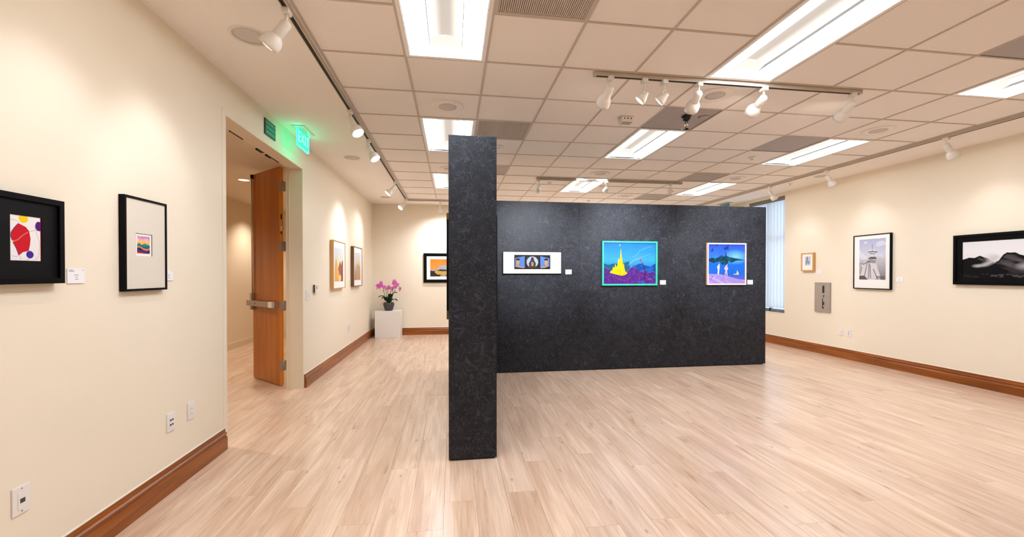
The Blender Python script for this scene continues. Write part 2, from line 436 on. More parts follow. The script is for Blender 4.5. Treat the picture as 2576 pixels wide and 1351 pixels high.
# baseboards: stepped cherry profile
BP = [(0, 0), (.030, 0), (.030, .098), (.026, .104), (.020, .106), (.020, .118), (.025, .122), (.027, .132), (.021, .138), (.014, .141), (.014, .158), (.011, .165), (0, .165)]
def baseboard(name, p0, p1, out, m, label):
    o = struct(MB().extrude(BP, p0, p1, out).build(name, m), label)
    v = Vector(out)
    MB().extrude([(0, .165), (.006, .165), (.003, .171), (0, .172)], p0, p1, out).build('top_strip', M_white, o)  # thin white strip along the top of the baseboard
baseboard('baseboard_left', (LX, YF, 0), (LX, DY0 - .052, 0), (1, 0, 0), M_baseb, 'cherry baseboard of the left wall, before the doorway')
baseboard('baseboard_left', (LX, DY1 + .034, 0), (LX, YB, 0), (1, 0, 0), M_baseb, 'cherry baseboard of the left wall, beyond the doorway')
baseboard('baseboard_back', (LX + .03, YB, 0), (RX - .03, YB, 0), (0, -1, 0), M_basebx, 'cherry baseboard of the back wall')
baseboard('baseboard_right', (RX, YF, 0), (RX, YB, 0), (-1, 0, 0), M_baseb, 'cherry baseboard of the right wall')

# ------------------------------------------------------------------ floor of laminate planks
floor = struct(MB().box(CX - .15, RX + T, YF - .2, cy1 + .15, -.12, -.008).build('floor', M_base_dark), 'light oak laminate floor of long planks')
PW, PL = 0.196, 1.285
rects = []
nx = int(math.ceil((RX + .05 - CX) / PW))
rr = random.Random(3)
for i in range(nx):
    x0 = CX - .05 + i * PW; x1 = min(x0 + PW, RX + .02)
    off = (i * 0.43 + rr.random() * .35) % 1.0 * PL
    y = YF - PL + off
    while y < cy1:
        ya, yb = max(y, YF), min(y + PL, cy1)
        y += PL
        if yb - ya < .05: continue
        if x1 < LX - T and yb < cy0: continue
        if x0 > LX and ya > YB: continue
        rects.append((x0, x1, ya, yb))
def in_view(r):
    best = False
    for x in (r[0], r[1]):
        for y in (r[2], r[3]):
            c, s_ = math.cos(.1407), math.sin(.1407)
            xc = x * c - y * s_; zc = x * s_ + y * c
            if zc > 2.0 and abs(xc / zc) < 1.27: best = True
    return best
def hidden(r):
    x, y = (r[0] + r[1]) / 2, (r[2] + r[3]) / 2
    if y > 6.4 and x > .3 and x < 4.6: return True
    if x < LX - T and (y < 3.9 or x > -2.2 and y > 6): return True
    if x < LX - T and not (3.9 < y < 9.3): return True
    return False
vis = sorted([r for r in rects if in_view(r) and not hidden(r)], key=lambda r: (r[0] + r[1]) ** 2 / 4 + (r[2] + r[3]) ** 2 / 4)[:296]
visset = set(vis)
cache = {}
G = .0004
def plank_bm(mb, w_, l_, cx=0, cy=0):
    x0, x1, y0, y1 = cx - w_ / 2 + G, cx + w_ / 2 - G, cy - l_ / 2 + G, cy + l_ / 2 - G
    b = .0006
    base = len(mb.v)
    for (e, z) in ((0, -.008), (0, -b), (b, 0)):
        mb.v += [(x0 + e, y0 + e, z), (x1 - e, y0 + e, z), (x1 - e, y1 - e, z), (x0 + e, y1 - e, z)]
    for l in (0, 1):
        for k in range(4):
            k2 = (k + 1) % 4
            mb.f.append((base + l * 4 + k, base + l * 4 + k2, base + l * 4 + 4 + k2, base + l * 4 + 4 + k)); mb.m.append(0); mb.smooth.append(False)
    mb.f.append((base + 8, base + 9, base + 10, base + 11)); mb.m.append(0); mb.smooth.append(False)
for r in vis:
    key = (round(r[1] - r[0], 3), round(r[3] - r[2], 3))
    if key not in cache:
        mb = MB(); plank_bm(mb, r[1] - r[0], r[3] - r[2]); cache[key] = mb.mesh('plank', M_plank)
    link('plank', cache[key], floor, ((r[0] + r[1]) / 2, (r[2] + r[3]) / 2, 0))
mb = MB()
for r in rects:
    if r not in visset: plank_bm(mb, r[1] - r[0], r[3] - r[2], (r[0] + r[1]) / 2, (r[2] + r[3]) / 2)
o = mb.build('distant_planks', M_plank, floor); o['kind'] = 'stuff'

# ------------------------------------------------------------------ ceiling
def gx(c): return (c - .5783) * S
def gy(r): return (r + 5.3402) * S
GX0, GX1, GY0, GY1 = gx(-1), gx(10), gy(-12), gy(10)
mb = MB()
mb.box(LX, GX0, YF, YB, CEIL, CEIL + .12); mb.box(GX1, RX, YF, YB, CEIL, CEIL + .12)
mb.box(GX0, GX1, GY1, YB, CEIL, CEIL + .12); mb.box(GX0, GX1, YF, GY0, CEIL, CEIL + .12)
mb.box(LX, RX, YF, YB, CEIL + .14, CEIL + .2)
ceil_ = struct(mb.build('ceiling', M_dry), 'beige ceiling with a drywall border around a tile grid')
BW = .008
trof = set(); troffers = []
for c in (0, 4, 8):
    for r in ((-6, -2, 2, 6) if c == 0 else (-2, 2, 6)):
        troffers.append((c, r)); trof |= {(c, r), (c, r + 1)}
grl = {(1, -2): 'p', (1, 2): 'p', (1, 5): 'p', (4, 1): 'g', (7, 2): 'g', (7, 5): 'g', (7, 8): 'g', (7, -2): 'g', (1, -6): 'p', (7, -6): 'g'}
tm = MB().box(-S / 2 + BW - .002, S / 2 - BW + .002, -S / 2 + BW - .002, S / 2 - BW + .002, .005, .02).mesh('ceiling_tile', M_tile)
for c in range(-1, 10):
    for r in range(-9, 10):
        if (c, r) in trof or (c, r) in grl: continue
        link('ceiling_tile', tm, ceil_, (gx(c) + S / 2, gy(r) + S / 2, CEIL + random.uniform(0, .0012)))
mb = MB()
for c in range(-1, 10):
    for r in range(-12, -9):
        if (c, r) in trof: continue
        X, Y = gx(c) + S / 2, gy(r) + S / 2; h = S / 2 - BW
        mb.box(X - h, X + h, Y - h, Y + h, CEIL + .005, CEIL + .02)
o = mb.build('ceiling_tiles_behind', M_tile, ceil_); o['kind'] = 'stuff'
mb = MB()
for c in range(-1, 11):
    mb.box(gx(c) - BW, gx(c) + BW, GY0 - BW, GY1 + BW, CEIL - .001, CEIL + .006)
    mb.box(gx(c) - .003, gx(c) + .003, GY0, GY1, CEIL + .006, CEIL + .04)
for r in range(-12, 11):
    for c in range(-1, 10):
        if (c, r) in trof and (c, r - 1) in trof: continue
        mb.box(gx(c) + BW, gx(c + 1) - BW, gy(r) - BW, gy(r) + BW, CEIL - .0008, CEIL + .006)
mb.build('ceiling_grid', M_tbar, ceil_)

# return grilles and grey panels
base_l = 'dark return air panel in the tile ceiling, '
gl = {(1, -2): ('ribbed metal return grille at the top edge, right of the nearest left troffer', 'return grilles'),
      (1, 2): ('dark perforated return grille right above the tall dark end panel', 'return grilles'),
      (1, 5): ('small far return grille half hidden behind the tall dark end panel', 'return grilles'),
      (4, 1): ('grey ceiling panel carrying the small projector mount', None),
      (7, 2): ('grey return panel left of the right-hand far troffer', None),
      (7, 5): ('grey return panel in the ceiling above the middle of the dark partition, second farthest', None),
      (7, 8): ('farthest grey return panel just above the dark partition top', None),
      (7, -2): ('grey return panel cut by the right edge of the photo', None),
      (1, -6): ('ribbed return grille in the ceiling behind the viewer', None), (7, -6): ('grey return panel in the ceiling behind the viewer', None)}
for (c, r), k in grl.items():
    t = empty('return_grille', (gx(c) + S / 2, gy(r) + S / 2, CEIL))
    tag(t, gl[(c, r)][0], 'grille')
    h = S / 2 - BW
    if k == 'p':
        mb = MB(); e = .016
        mb.box(-h, h, -h, -h + e, 0, .02); mb.box(-h, h, h - e, h, 0, .02); mb.box(-h, -h + e, -h + e, h - e, 0, .02); mb.box(h - e, h, -h + e, h - e, 0, .02)
        mb.build('grille_frame', M_tbar, t)
        MB().box(-h + e, h - e, -h + e, h - e, .024, .03).build('backing', M_black, t)
        mb = MB()
        n = 44
        for i in range(n):
            x = -h + e + (i + .5) * (2 * h - 2 * e) / n
            mb.box(x - .0042, x + .0042, -h + e, h - e, .004, .018)
        o = mb.build('louvre_blades', mat('louvre_metal', (212, 198, 186), .5), t); o['kind'] = 'stuff'
    else:
        MB().box(-h, h, -h, h, .003, .014).build('panel', M_greytile, t)
        mb = MB(); e = .008
        mb.box(-h, h, -h, -h + e, .0, .003); mb.box(-h, h, h - e, h, .0, .003); mb.box(-h, -h + e, -h + e, h - e, .0, .003); mb.box(h - e, h, -h + e, h - e, .0, .003)
        mb.build('panel_rim', mat('rim_dark', (130, 118, 110), .6), t)

# troffers
def troffer_parts():
    W, H = S / 2 - .008, S - .008
    out = []
    mb = MB(); e = .028
    for (a, b, c, d) in ((-W, W, -H, -H + e), (-W, W, H - e, H), (-W, -W + e, -H + e, H - e), (W - e, W, -H + e, H - e)):
        mb.box(a, b, c, d, -.004, .012)
    mb.box(-W, W, -H, H, .10, .115)
    mb.box(-W + e, W - e, -H + e - .002, -H + e, .0, .062); mb.box(-W + e, W - e, H - e, H - e + .002, .0, .062)
    mb.box(-W, -W + .006, -H, H, .012, .10); mb.box(W - .006, W, -H, H, .012, .10)
    out.append(('housing', mb.mesh('housing', M_trofw)))
    xi = W - e; yi = H - e; xb = .118      # basket half width at the mouth
    # side lenses: curved from rim down to the basket edge
    for s_ in (-1, 1):
        mb = MB(); n = 8; pts = []
        for k in range(n + 1):
            t = k / n
            x = xi + (xb - xi) * t; z = .006 + .050 * math.sin(t * PI * .62) * (0.55 + .45 * t)
            pts.append((s_ * x, z))
        mb.sm = True
        for k in range(n):
            (xa, za), (xc, zc) = pts[k], pts[k + 1]
            mb.poly([(xa, -yi, za), (xc, -yi + .0, zc), (xc, yi, zc), (xa, yi, za)])
        out.append(('lens', mb.mesh('lens', M_wing)))
    for s_ in (-1, 1):
        mb = MB(); mb.box(min(s_ * (xb - .003), s_ * (xb + .001)), max(s_ * (xb - .003), s_ * (xb + .001)), -yi + .06, yi - .06, .036, .060)
        mb.box(min(s_ * (xi - .004), s_ * xi), max(s_ * (xi - .004), s_ * xi), -yi, yi, .000, .008)
        out.append(('lens_edge', mb.mesh('lens_edge', M_lensedge)))
    # vaulted centre reflector with end shields
    mb = MB(); mb.sm = True; n = 10; prof = []
    for k in range(n + 1):
        an = PI * k / n
        prof.append((-xb * math.cos(an), .048 + .045 * math.sin(an)))
    for k in range(n):
        (xa, za), (xc, zc) = prof[k], prof[k + 1]
        mb.poly([(xa, -yi + .13, za), (xc, -yi + .13, zc), (xc, yi - .13, zc), (xa, yi - .13, za)])
    out.append(('reflector', mb.mesh('reflector', M_bask)))
    for s_ in (-1, 1):
        mb = MB(); mb.sm = False
        for k in range(n):
            (xa, za), (xc, zc) = prof[k], prof[k + 1]
            mb.poly([(xa, s_ * (yi - .13), za), (xc, s_ * (yi - .13), zc), (xc, s_ * yi, .012), (xa, s_ * yi, .012)])
        for q in (-1, 1):
            mb.poly([(q * xb, s_ * (yi - .13), .048), (q * xb, s_ * yi, .012), (q * xb, s_ * yi, .06), (q * xb, s_ * (yi - .13), .06)])
        out.append(('end_shield', mb.mesh('end_shield', M_baskend)))
    return out
TP = troffer_parts()
tl = {(0, -2): 'large glowing ceiling troffer nearest the camera, top centre-left', (0, 2): 'glowing troffer partly behind the top of the tall dark end panel',
      (0, 6): 'small far troffer cut off by the left side of the tall dark end panel', (4, -2): 'long glowing troffer touching the short track of spotlights, top right',
      (4, 2): 'glowing troffer beyond the grey panel with the projector mount', (4, 6): 'far troffer above the middle seam of the dark partition',
      (8, -2): 'glowing troffer cut off by the right edge of the photo', (8, 2): 'long troffer right of the grey return panel, over the right part of the room',
      (8, 6): 'farthest right troffer above the right end of the dark partition'}
for c, r in troffers:
    t = empty('ceiling_troffer', (gx(c) + S / 2, gy(r) + S, CEIL))
    tag(t, tl.get((c, r), {0: 'glowing troffer over the viewer, beside the left wall track', 4: 'glowing troffer over the viewer, in the middle of the ceiling', 8: 'glowing troffer over the viewer, beside the right wall track'}[c]), 'ceiling light', 'recessed troffers in the tile ceiling' if (c, r) in tl else 'troffers behind the camera')
    for n_, me in TP: link(n_, me, t)

# ceiling speakers with wide trim ring
def speaker(x, y, ro, ri, label, ring=True):
    t = empty('ceiling_speaker', (x, y, CEIL)); tag(t, label, 'speaker', 'round ceiling speakers')
    z0 = .004 if ring else 0
    MB().lathe([(ri, -.003), (ro * .97, -.007), (ro, -.002), (ro, .006), (ri * .9, .006)], (0, 0, 0), (0, 0, 1), 36, False, False).build('trim_ring', M_tile if ring else M_white, t)
    MB().lathe([(.001, -.004), (ri * .6, -.0038), (ri, -.002), (ri, .004)], (0, 0, 0), (0, 0, 1), 32, True, True).build('grille', M_spk, t)
def tc(c, r): return gx(c) + S / 2, gy(r) + S / 2
for (c, r), l in {(0, 1): 'round ceiling speaker between the two nearest left troffers', (4, 0): 'round ceiling speaker just beyond the short spotlight track',
                  (8, 1): 'round ceiling speaker in front of the right-hand long troffer', (4, 5): 'small far round speaker beside the far troffer above the partition seam',
                  (0, 5): 'far round speaker half hidden at the left edge of the tall dark end panel', (8, 5): 'far round speaker in front of the farthest right troffer',
                  (6, 8): 'farthest tiny round speaker just above the dark partition'}.items():
    speaker(*tc(c, r), .152, .086, l)
speaker(-1.363, 3.074, .125, .104, 'dark round speaker in the drywall border by the nearest left spotlight', False)
speaker(-1.385, 6.08, .115, .096, 'dark round speaker in the drywall border beyond the exit sign', False)
speaker(-1.39, 9.08, .115, .096, 'farthest round speaker in the left drywall border near the back wall', False)
speaker(6.027, 6.13, .105, .09, 'dark round speaker in the right drywall border beside a spotlight', False)

# sprinklers
for i, (x, y, l) in enumerate(((4.123, 5.303, 'small white sprinkler disc left of the right-hand long troffer'), (.586, 5.292, 'small white sprinkler disc right of the tall dark end panel'),
                 (1.696, 7.257, 'tiny far sprinkler disc behind the far track spotlights'), (2.959, 8.9, 'tiny sprinkler disc just above the dark partition'), (5.948, 6.687, 'small sprinkler disc in the right drywall border'))):
    t = empty('sprinkler', (x, y, CEIL)); tag(t, l, 'sprinkler', 'ceiling sprinklers')
    MB().lathe([(.045, 0), (.047, -.004), (.036, -.012), (.02, -.014)], (0, 0, .002), (0, 0, 1), 20, False, True).build('cover_plate', M_tile, t)
    MB().lathe([(.012, 0), (.012, -.02), (.02, -.024), (.02, -.027)], (0, 0, -.010), (0, 0, 1), 14).build('deflector', M_white, t)

# occupancy sensor box
t = empty('ceiling_sensor', (1.78, 4.14, CEIL)); tag(t, 'small white box sensor on a tile left of the grey projector panel', 'sensor')
MB().box(-.066, .066, -.05, .05, -.052, .001, .005).build('housing', M_white, t)
MB().box(-.05, .05, -.035, .035, -.055, -.051).build('lens_cover', mat('sensor_grey', (170, 160, 156), .4), t)
for x in (-.035, 0, .035): MB().cyl((x, -.0495, -.02), (0, -1, 0), .0065, .003, 10).build('indicator_hole', M_black, t)
# projector mount under the grey panel
t = empty('projector_mount', (2.365, 3.99, CEIL)); tag(t, 'small black and silver pole mount hanging from the grey ceiling panel', 'mount')
MB().box(-.035, .035, -.035, .035, -.016, 0, .003).box(-.022, .022, -.03, .03, -.045, -.012).build('bracket', M_black, t)
MB().cyl((0, 0, -.045), (0, 0, -1), .017, .085, 16).build('pole', M_steel2, t)
MB().cyl((0, 0, -.13), (0, 0, -1), .018, .012, 16).build('collar', M_black, t)
MB().box(-.05, .01, -.006, .006, -.142, -.138).box(-.052, -.046, -.006, .006, -.15, -.13).build('arm', M_steel2, t)
MB().lathe([(.05, 0), (.052, -.006), (.03, -.01)], (.2, .02, -.001), (0, 0, 1), 24, False, True).build('cover_disc', M_greytile, t)

# ------------------------------------------------------------------ tracks and spotlights
def track(name, p0, p1, label, group='lighting tracks'):
    p0 = Vector((*p0, CEIL)); p1 = Vector((*p1, CEIL)); L_ = (p1 - p0).length; a = math.atan2(p1.y - p0.y, p1.x - p0.x)
    t = empty(name, p0, a); tag(t, label, 'track', group)
    h = .018
    MB().box(0, L_, -h, -h + .005, -.033, 0).box(0, L_, h - .005, h, -.033, 0).box(0, L_, -h + .005, h - .005, -.012, 0).build('rail', M_track, t)
    MB().box(.012, L_ - .012, -h + .005, h - .005, -.030, -.012).build('slot', M_black, t)
    MB().box(-.006, .012, -h - .001, h + .001, -.034, 0).build('end_cap', M_track, t)
    MB().box(L_ - .012, L_ + .006, -h - .001, h + .001, -.034, 0).build('end_cap', M_track, t)
track('light_track', (-.985, -2.0), (-.985, 9.24), 'long white lighting track along the left edge of the tile grid')
track('light_track', (-.95, 9.262), (5.66, 9.262), 'lighting track along the back edge of the tile grid')
track('light_track', (5.69, -2.0), (5.69, 9.2), 'long lighting track along the right edge of the tile grid')
track('light_track', (1.125, 3.235), (3.56, 3.235), 'short lighting track with six spotlights across the near ceiling')
track('light_track', (1.395, 6.90), (4.0, 6.90), 'short far lighting track above the dark partition')

def rot_to(d):
    return Vector((0, 0, -1)).rotation_difference(Vector(d).normalized()).to_matrix().to_4x4()
def spotlight(x, y, target, label, kind='bell', watts=1.0, size=62, glow=True, on=True, col=(0.88, 0.91, 1.0)):
    t = empty('track_spotlight', (x, y, CEIL)); tag(t, label, 'spotlight', 'track spotlights')
    MB().box(-.022, .022, -.030, .030, -.062, -.030, .004).build('adapter', M_white, t)
    zs = -.062
    MB().cyl((0, 0, zs), (0, 0, -1), .008, .055, 12).lathe([(.012, 0), (.012, -.012)], (0, 0, zs - .045), (0, 0, 1), 12).build('stem', M_white, t)
    J = Vector((0, 0, zs - .055))
    d = (Vector(target) - (Vector((x, y, CEIL)) + J)).normalized()
    if kind == 'bell':
        a = J - d * .012
        MB().lathe([(.006, -.006), (.024, 0), (.031, .012), (.031, .105), (.029, .108)], a, d, 24).build('socket', M_white, t)
        MB().lathe([(.030, .100), (.046, .118), (.056, .140), (.058, .165), (.0585, .190), (.055, .190), (.053, .168), (.030, .12)], a, d, 28, False, False).build('shade', M_white, t)
        MB().lathe([(.02, .150), (.046, .170), (.053, .184), (.040, .190), (.001, .193)], a, d, 28, True, True).build('bulb', M_bulb if glow else M_bulbdim, t)
        tip = a + d * .200
    else:
        side = d.cross(Vector((0, 0, 1))).normalized()
        MB().tube([J, J + side * .03 - Vector((0, 0, .01)), J + side * .042 - Vector((0, 0, .045))], .005, 8).tube([J, J - side * .03 - Vector((0, 0, .01)), J - side * .042 - Vector((0, 0, .045))], .005, 8).build('yoke', M_white, t)
        c = J - Vector((0, 0, .045))
        MB().lathe([(.004, -.035), (.018, -.033), (.024, -.012), (.036, .012), (.044, .035), (.045, .055), (.042, .055), (.030, .02)], c, d, 26, False, False).build('shade', M_white, t)
        MB().lathe([(.018, .01), (.036, .040), (.040, .052), (.001, .058)], c, d, 26, True, True).build('bulb', M_bulb if glow else M_bulbdim, t)
        MB().cyl(c + side * .042, side, .012, .014, 14).build('knob', M_white, t)
        tip = c + d * .068
    if on:
        ld = D.lights.new('spot_beam', 'SPOT'); ld.energy = SPOT_W * watts; ld.spot_size = math.radians(size); ld.spot_blend = 1.0
        ld.shadow_soft_size = .03; ld.color = col
        lo = D.objects.new('spot_beam', ld); COL.objects.link(lo); lo.parent = t
        lo.matrix_local = Matrix.Translation(tip) @ rot_to(d)
    return t
TX = -.985
spotlight(TX, 2.685, (LX, 2.85, 1.95), 'nearest left track spotlight with bright bulb, top left', watts=.55)
spotlight(TX, 2.02, (LX, 2.20, 1.95), 'left track spotlight just outside the frame above the two near pictures', watts=.45)
spotlight(TX, 4.25, (-.10, 3.75, 1.4), 'left track spotlight turned away, third from the back wall side doorway', watts=.5)
spotlight(TX, 5.14, (-.10, 4.75, 1.4), 'left track spotlight turned away, just beyond the exit sign', watts=.5)
spotlight(TX, 7.39, (LX, 7.08, 1.9), 'left track spotlight aimed at the light wood framed picture', watts=1.5, size=80)
spotlight(TX, 9.05, (LX, 8.35, 1.9), 'last left track spotlight near the back corner', watts=1.5, size=80)
spotlight(-.272, 9.262, (-.15, YB, 1.3), 'spotlight on the back track left of the tall dark end panel', watts=3.2, size=150)
spotlight(3.0, 9.262, (3.0, YB, 2.0), 'spotlight on the back track hidden behind the dark partition', watts=5, size=140)
ya = 3.235
spotlight(1.258, ya, (1.13, 5.9, 1.72), 'first spotlight from the left on the short near track', watts=15, size=42, col=(.88, .92, 1.0), glow=False)
spotlight(1.547, ya, (.34, 3.9, 1.5), 'small round spotlight, second from the left on the short near track', 'round', watts=.35, size=80)
spotlight(1.719, ya, (.34, 4.3, 1.5), 'small round spotlight with side bracket, third from the left on the short near track', 'round', watts=.35, size=80)
spotlight(2.026, ya, (2.5, 5.9, 1.72), 'fourth spotlight on the short near track, beside the round speaker', watts=8.5, size=42, col=(.88, .92, 1.0), glow=False)
spotlight(2.622, ya, (2.65, 5.9, 1.72), 'fifth spotlight on the short near track, beneath the troffer end', watts=8.5, size=42, col=(.88, .92, 1.0))
spotlight(3.482, ya, (4.1, 5.9, 1.72), 'rightmost spotlight on the short near track', watts=15, size=42, col=(.88, .92, 1.0))
yc = 6.90
spotlight(1.434, yc, (1.5, YB, 1.8), 'left spotlight on the far track above the partition', glow=False)
spotlight(2.616, yc, (2.3, YB, 1.8), 'middle spotlight on the far track, in front of the far troffer', 'round', glow=False)
spotlight(3.788, yc, (3.9, YB, 1.8), 'right spotlight on the far track above the partition', 'round', glow=False)
spotlight(5.69, 4.124, (RX, 4.15, 2.0), 'nearest right track spotlight above the dark mountain picture', watts=.28, size=70)
spotlight(5.69, 5.697, (RX, 5.68, 2.0), 'right track spotlight above the framed tower photograph', watts=.28, size=70)
spotlight(5.69, 6.859, (RX, 6.88, 1.9), 'right track spotlight beside the window, above the small wood framed picture', watts=.25, size=70)
spotlight(5.69, 2.9, (RX, 2.9, 2.0), 'right track spotlight beyond the right edge of the photo', watts=.3, size=70)

# ------------------------------------------------------------------ dark partitions
PH = 2.453
def panel(mb, x0, x1, y0, y1): mb.box(x0, x1, y0, y1, .012, PH, .006)
t = empty('display_partition', (0.33, 5.907, 0)); tag(t, 'long charcoal swirl-textured partition of three panels carrying three pictures', 'partition')
PT = .36
edges = [(.33, 1.825), (1.829, 3.331), (3.335, 4.832)]
for a, b in edges:
    panel(MB(), 0, 0, 0, 0) if False else None
    mb = MB(); mb.box(a - .33, b - .33, 0, PT, .012, PH, .003); mb.build('panel', M_felt, t)
mb = MB(); mb.box(.03, 4.832 - .36, .02, PT - .02, 0, .012); mb.build('plinth', M_black, t)
mb = MB()
for x in (1.827 - .33, 3.333 - .33): mb.box(x - .002, x + .002, .004, PT - .004, .012, PH - .004)
mb.build('seam_strip', M_black, t)
mb = MB(); mb.box(4.832 - .33, 4.835 - .33, .0, PT, .012, PH); mb.build('edge_trim', M_feltedge, t)
t = empty('display_partition', (-.030, 3.170, 0)); tag(t, 'tall charcoal partition seen end-on like a pillar in the middle of the room', 'partition')
LEN = 5.907 + .36 - 3.170
for y0, y1 in ((0, 1.545), (1.549, LEN)):
    mb = MB(); mb.box(0, .36, y0, y1, .012, PH, .003); mb.build('panel', M_felt, t)
MB().box(.01, .35, .02, LEN - .02, 0, .012).build('plinth', M_black, t)
mb = MB(); mb.box(-.001, .003, -.0015, .003, .012, PH); mb.box(.357, .361, -.0015, .003, .012, PH); mb.build('edge_trim', M_feltedge, t)

# ------------------------------------------------------------------ pictures
def hexc(*c): return np.array(lin(c))
def vnoise(u, v, fx, fy, seed=0):
    rs = np.random.RandomState(seed); Gd = rs.rand(64, 64)
    x = u * fx; y = v * fy; xi = np.floor(x).astype(int); yi = np.floor(y).astype(int); xf = x - xi; yf = y - yi
    xf = xf * xf * (3 - 2 * xf); yf = yf * yf * (3 - 2 * yf)
    g = lambda a, b: Gd[a % 64, b % 64]
    return (g(xi, yi) * (1 - xf) + g(xi + 1, yi) * xf) * (1 - yf) + (g(xi, yi + 1) * (1 - xf) + g(xi + 1, yi + 1) * xf) * yf
def fbm(u, v, fx, fy, seed=0):
    return (vnoise(u, v, fx, fy, seed) + .5 * vnoise(u, v, fx * 2, fy * 2, seed + 1) + .25 * vnoise(u, v, fx * 4, fy * 4, seed + 2)) / 1.75
def put(c, m, rgb, a=1.0):
    m = np.clip(m, 0, 1)[..., None] * a
    return c * (1 - m) + (rgb if isinstance(rgb, np.ndarray) else hexc(*rgb)) * m
def sm(x, w_=.01): return np.clip(.5 - x / w_, 0, 1)       # x<0 inside
def polym(u, v, pts, w_=.0):
    ins = np.zeros(u.shape, bool); n = len(pts)
    for i in range(n):
        (x1, y1), (x2, y2) = pts[i], pts[(i + 1) % n]
        cond = ((y1 > v) != (y2 > v)) & (u < (x2 - x1) * (v - y1) / ((y2 - y1) + 1e-12) + x1)
        ins ^= cond
    return ins.astype(float)
def seg(u, v, pts):
    d = np.full(u.shape, 9.0)
    for (x1, y1), (x2, y2) in zip(pts[:-1], pts[1:]):
        dx, dy = x2 - x1, y2 - y1; t = np.clip(((u - x1) * dx + (v - y1) * dy) / (dx * dx + dy * dy + 1e-9), 0, 1)
        d = np.minimum(d, np.hypot(u - x1 - t * dx, v - y1 - t * dy))
    return d
def interp(u, pts): return np.interp(u, [p[0] for p in pts], [p[1] for p in pts])
def grad(v, stops):
    xs = [s_[0] for s_ in stops]; cs = [lin(s_[1]) for s_ in stops]
    return np.stack([np.interp(v, xs, [c[k] for c in cs]) for k in range(3)], -1)

def art_abstract(u, v):
    c = grad(v, [(0, (236, 230, 230)), (1, (240, 234, 232))])
    gl = [[(0, .9), (.2, .88), (.3, .83)], [(.78, .8), (.86, .6), (.95, .4), (.9, .1), (.8, .03)], [(.62, .66), (.78, .7), (.9, .74)], [(.25, .15), (.35, .02)], [(.05, .1), (.2, .08), (.28, .13)], [(.62, .05), (.5, .02)]]
    for g in gl: c = put(c, sm(seg(u, v * 1.35, [(a, b * 1.35) for a, b in g]) - .008, .012), (176, 160, 166), .8)
    c = put(c, sm(np.hypot((u - .42) / .15, (v - .94) / .1) - 1, .1), (244, 206, 28))
    c = put(c, sm(np.hypot((u - .92) / .12, (v - .80) / .11) - 1, .1), (86, 24, 128))
    pts = [(.27, .82), (.5, .755), (.6, .67), (.645, .50), (.63, .38), (.58, .22), (.40, .19), (.28, .115), (.2, .27), (.1, .40), (.04, .52), (.05, .61), (.15, .72)]
    c = put(c, polym(u, v, [(a - .02, b) for a, b in pts]), (84, 40, 120))
    c = put(c, polym(u, v, pts), (198, 26, 40))
    c = put(c, sm(seg(u, v * 1.35, [(.1, .56), (.25, .62), (.35, .72), (.45, .80), (.55, .86)]) - .014, .012), (228, 110, 104))
    c = put(c, sm(seg(u, v * 1.35, [(0, .50), (.05, .58), (.1, .56)]) - .015, .012), (226, 232, 150))
    c = put(c, sm(np.hypot((u - .62) / .12, (v - .14) / .085) - 1, .1), (66, 40, 150))
    return put(c, (u > .965).astype(float), (120, 20, 24))
def art_sunset(u, v):
    c = grad(v, [(0, (196, 48, 60)), (.1, (190, 50, 70)), (.55, (246, 190, 60)), (.68, (250, 196, 110)), (.8, (238, 160, 170)), (1, (178, 130, 190))])
    c = put(c, ((fbm(u, v, 9, 5, 3) > .6) & (v > .68)).astype(float), (246, 214, 220), .6)
    c = put(c, sm(v - interp(u, [(0, .52), (.17, .62), (.35, .5), (.6, .6), (.75, .56), (1, .5)])), (44, 136, 146))
    c = put(c, sm(v - interp(u, [(0, .44), (.3, .48), (.6, .44), (1, .46)])), (32, 104, 120))
    c = put(c, sm(v - interp(u, [(0, .36), (.25, .36), (.5, .25), (.8, .22), (1, .3)]) - .05), (238, 122, 60))
    c = put(c, sm(v - interp(u, [(0, .32), (.25, .33), (.5, .2), (.8, .17), (1, .25)])), (26, 44, 96))
    c = put(c, sm(seg(u, v, [(0, .2), (.4, .1), (.8, .1)]) - .012), (190, 40, 70))
    return put(c, sm(v - interp(u, [(0, .09), (.3, .06), (.6, .0), (1, .03)])), (214, 50, 66))
def art_spires(u, v):
    c = grad(v, [(0, (224, 214, 200)), (.5, (206, 210, 212)), (1, (206, 212, 222))])
    c = put(c, sm(v - interp(u, [(0, .1), (.3, .5), (.5, .94), (.62, .7), (.7, .5), (.78, .6), (.9, .8), (1, .6)]), .04), (222, 218, 174))
    c = put(c, sm(v - interp(u, [(0, .3), (.02, .4), (.2, .72), (.35, .5), (.36, .0), (1, -1)]), .03), (222, 170, 94))
    c = put(c, sm(v - interp(u, [(0, -1), (.35, -.1), (.42, .4), (.65, .62), (.8, .5), (.88, .62), (1, .66)]), .03), (172, 92, 66))
    c = put(c, np.clip((u - .78) / .2, 0, 1) * (v < .6), (108, 66, 82))
    c = put(c, sm(v - interp(u, [(0, -1), (.3, -.1), (.45, .36), (.6, .2), (.75, .0), (1, -1)]), .06), (244, 158, 40))
    return put(c, sm(np.hypot((u - .62) / .16, (v - .1) / .1) - 1, .3), (246, 220, 150), .8)
def art_peak(u, v):
    c = grad(v, [(0, (150, 112, 96)), (.3, (176, 150, 138)), (.6, (206, 200, 198)), (1, (214, 216, 222))])
    c = put(c, sm(v - interp(u, [(0, -.2), (.3, .3), (.45, .72), (.6, .7), (.8, .55), (1, .48)]), .1), (196, 152, 110), .8)
    return put(c, sm(np.hypot((u - .52) / .14, (v - .66) / .1) - 1, .6), (236, 206, 96), .8)
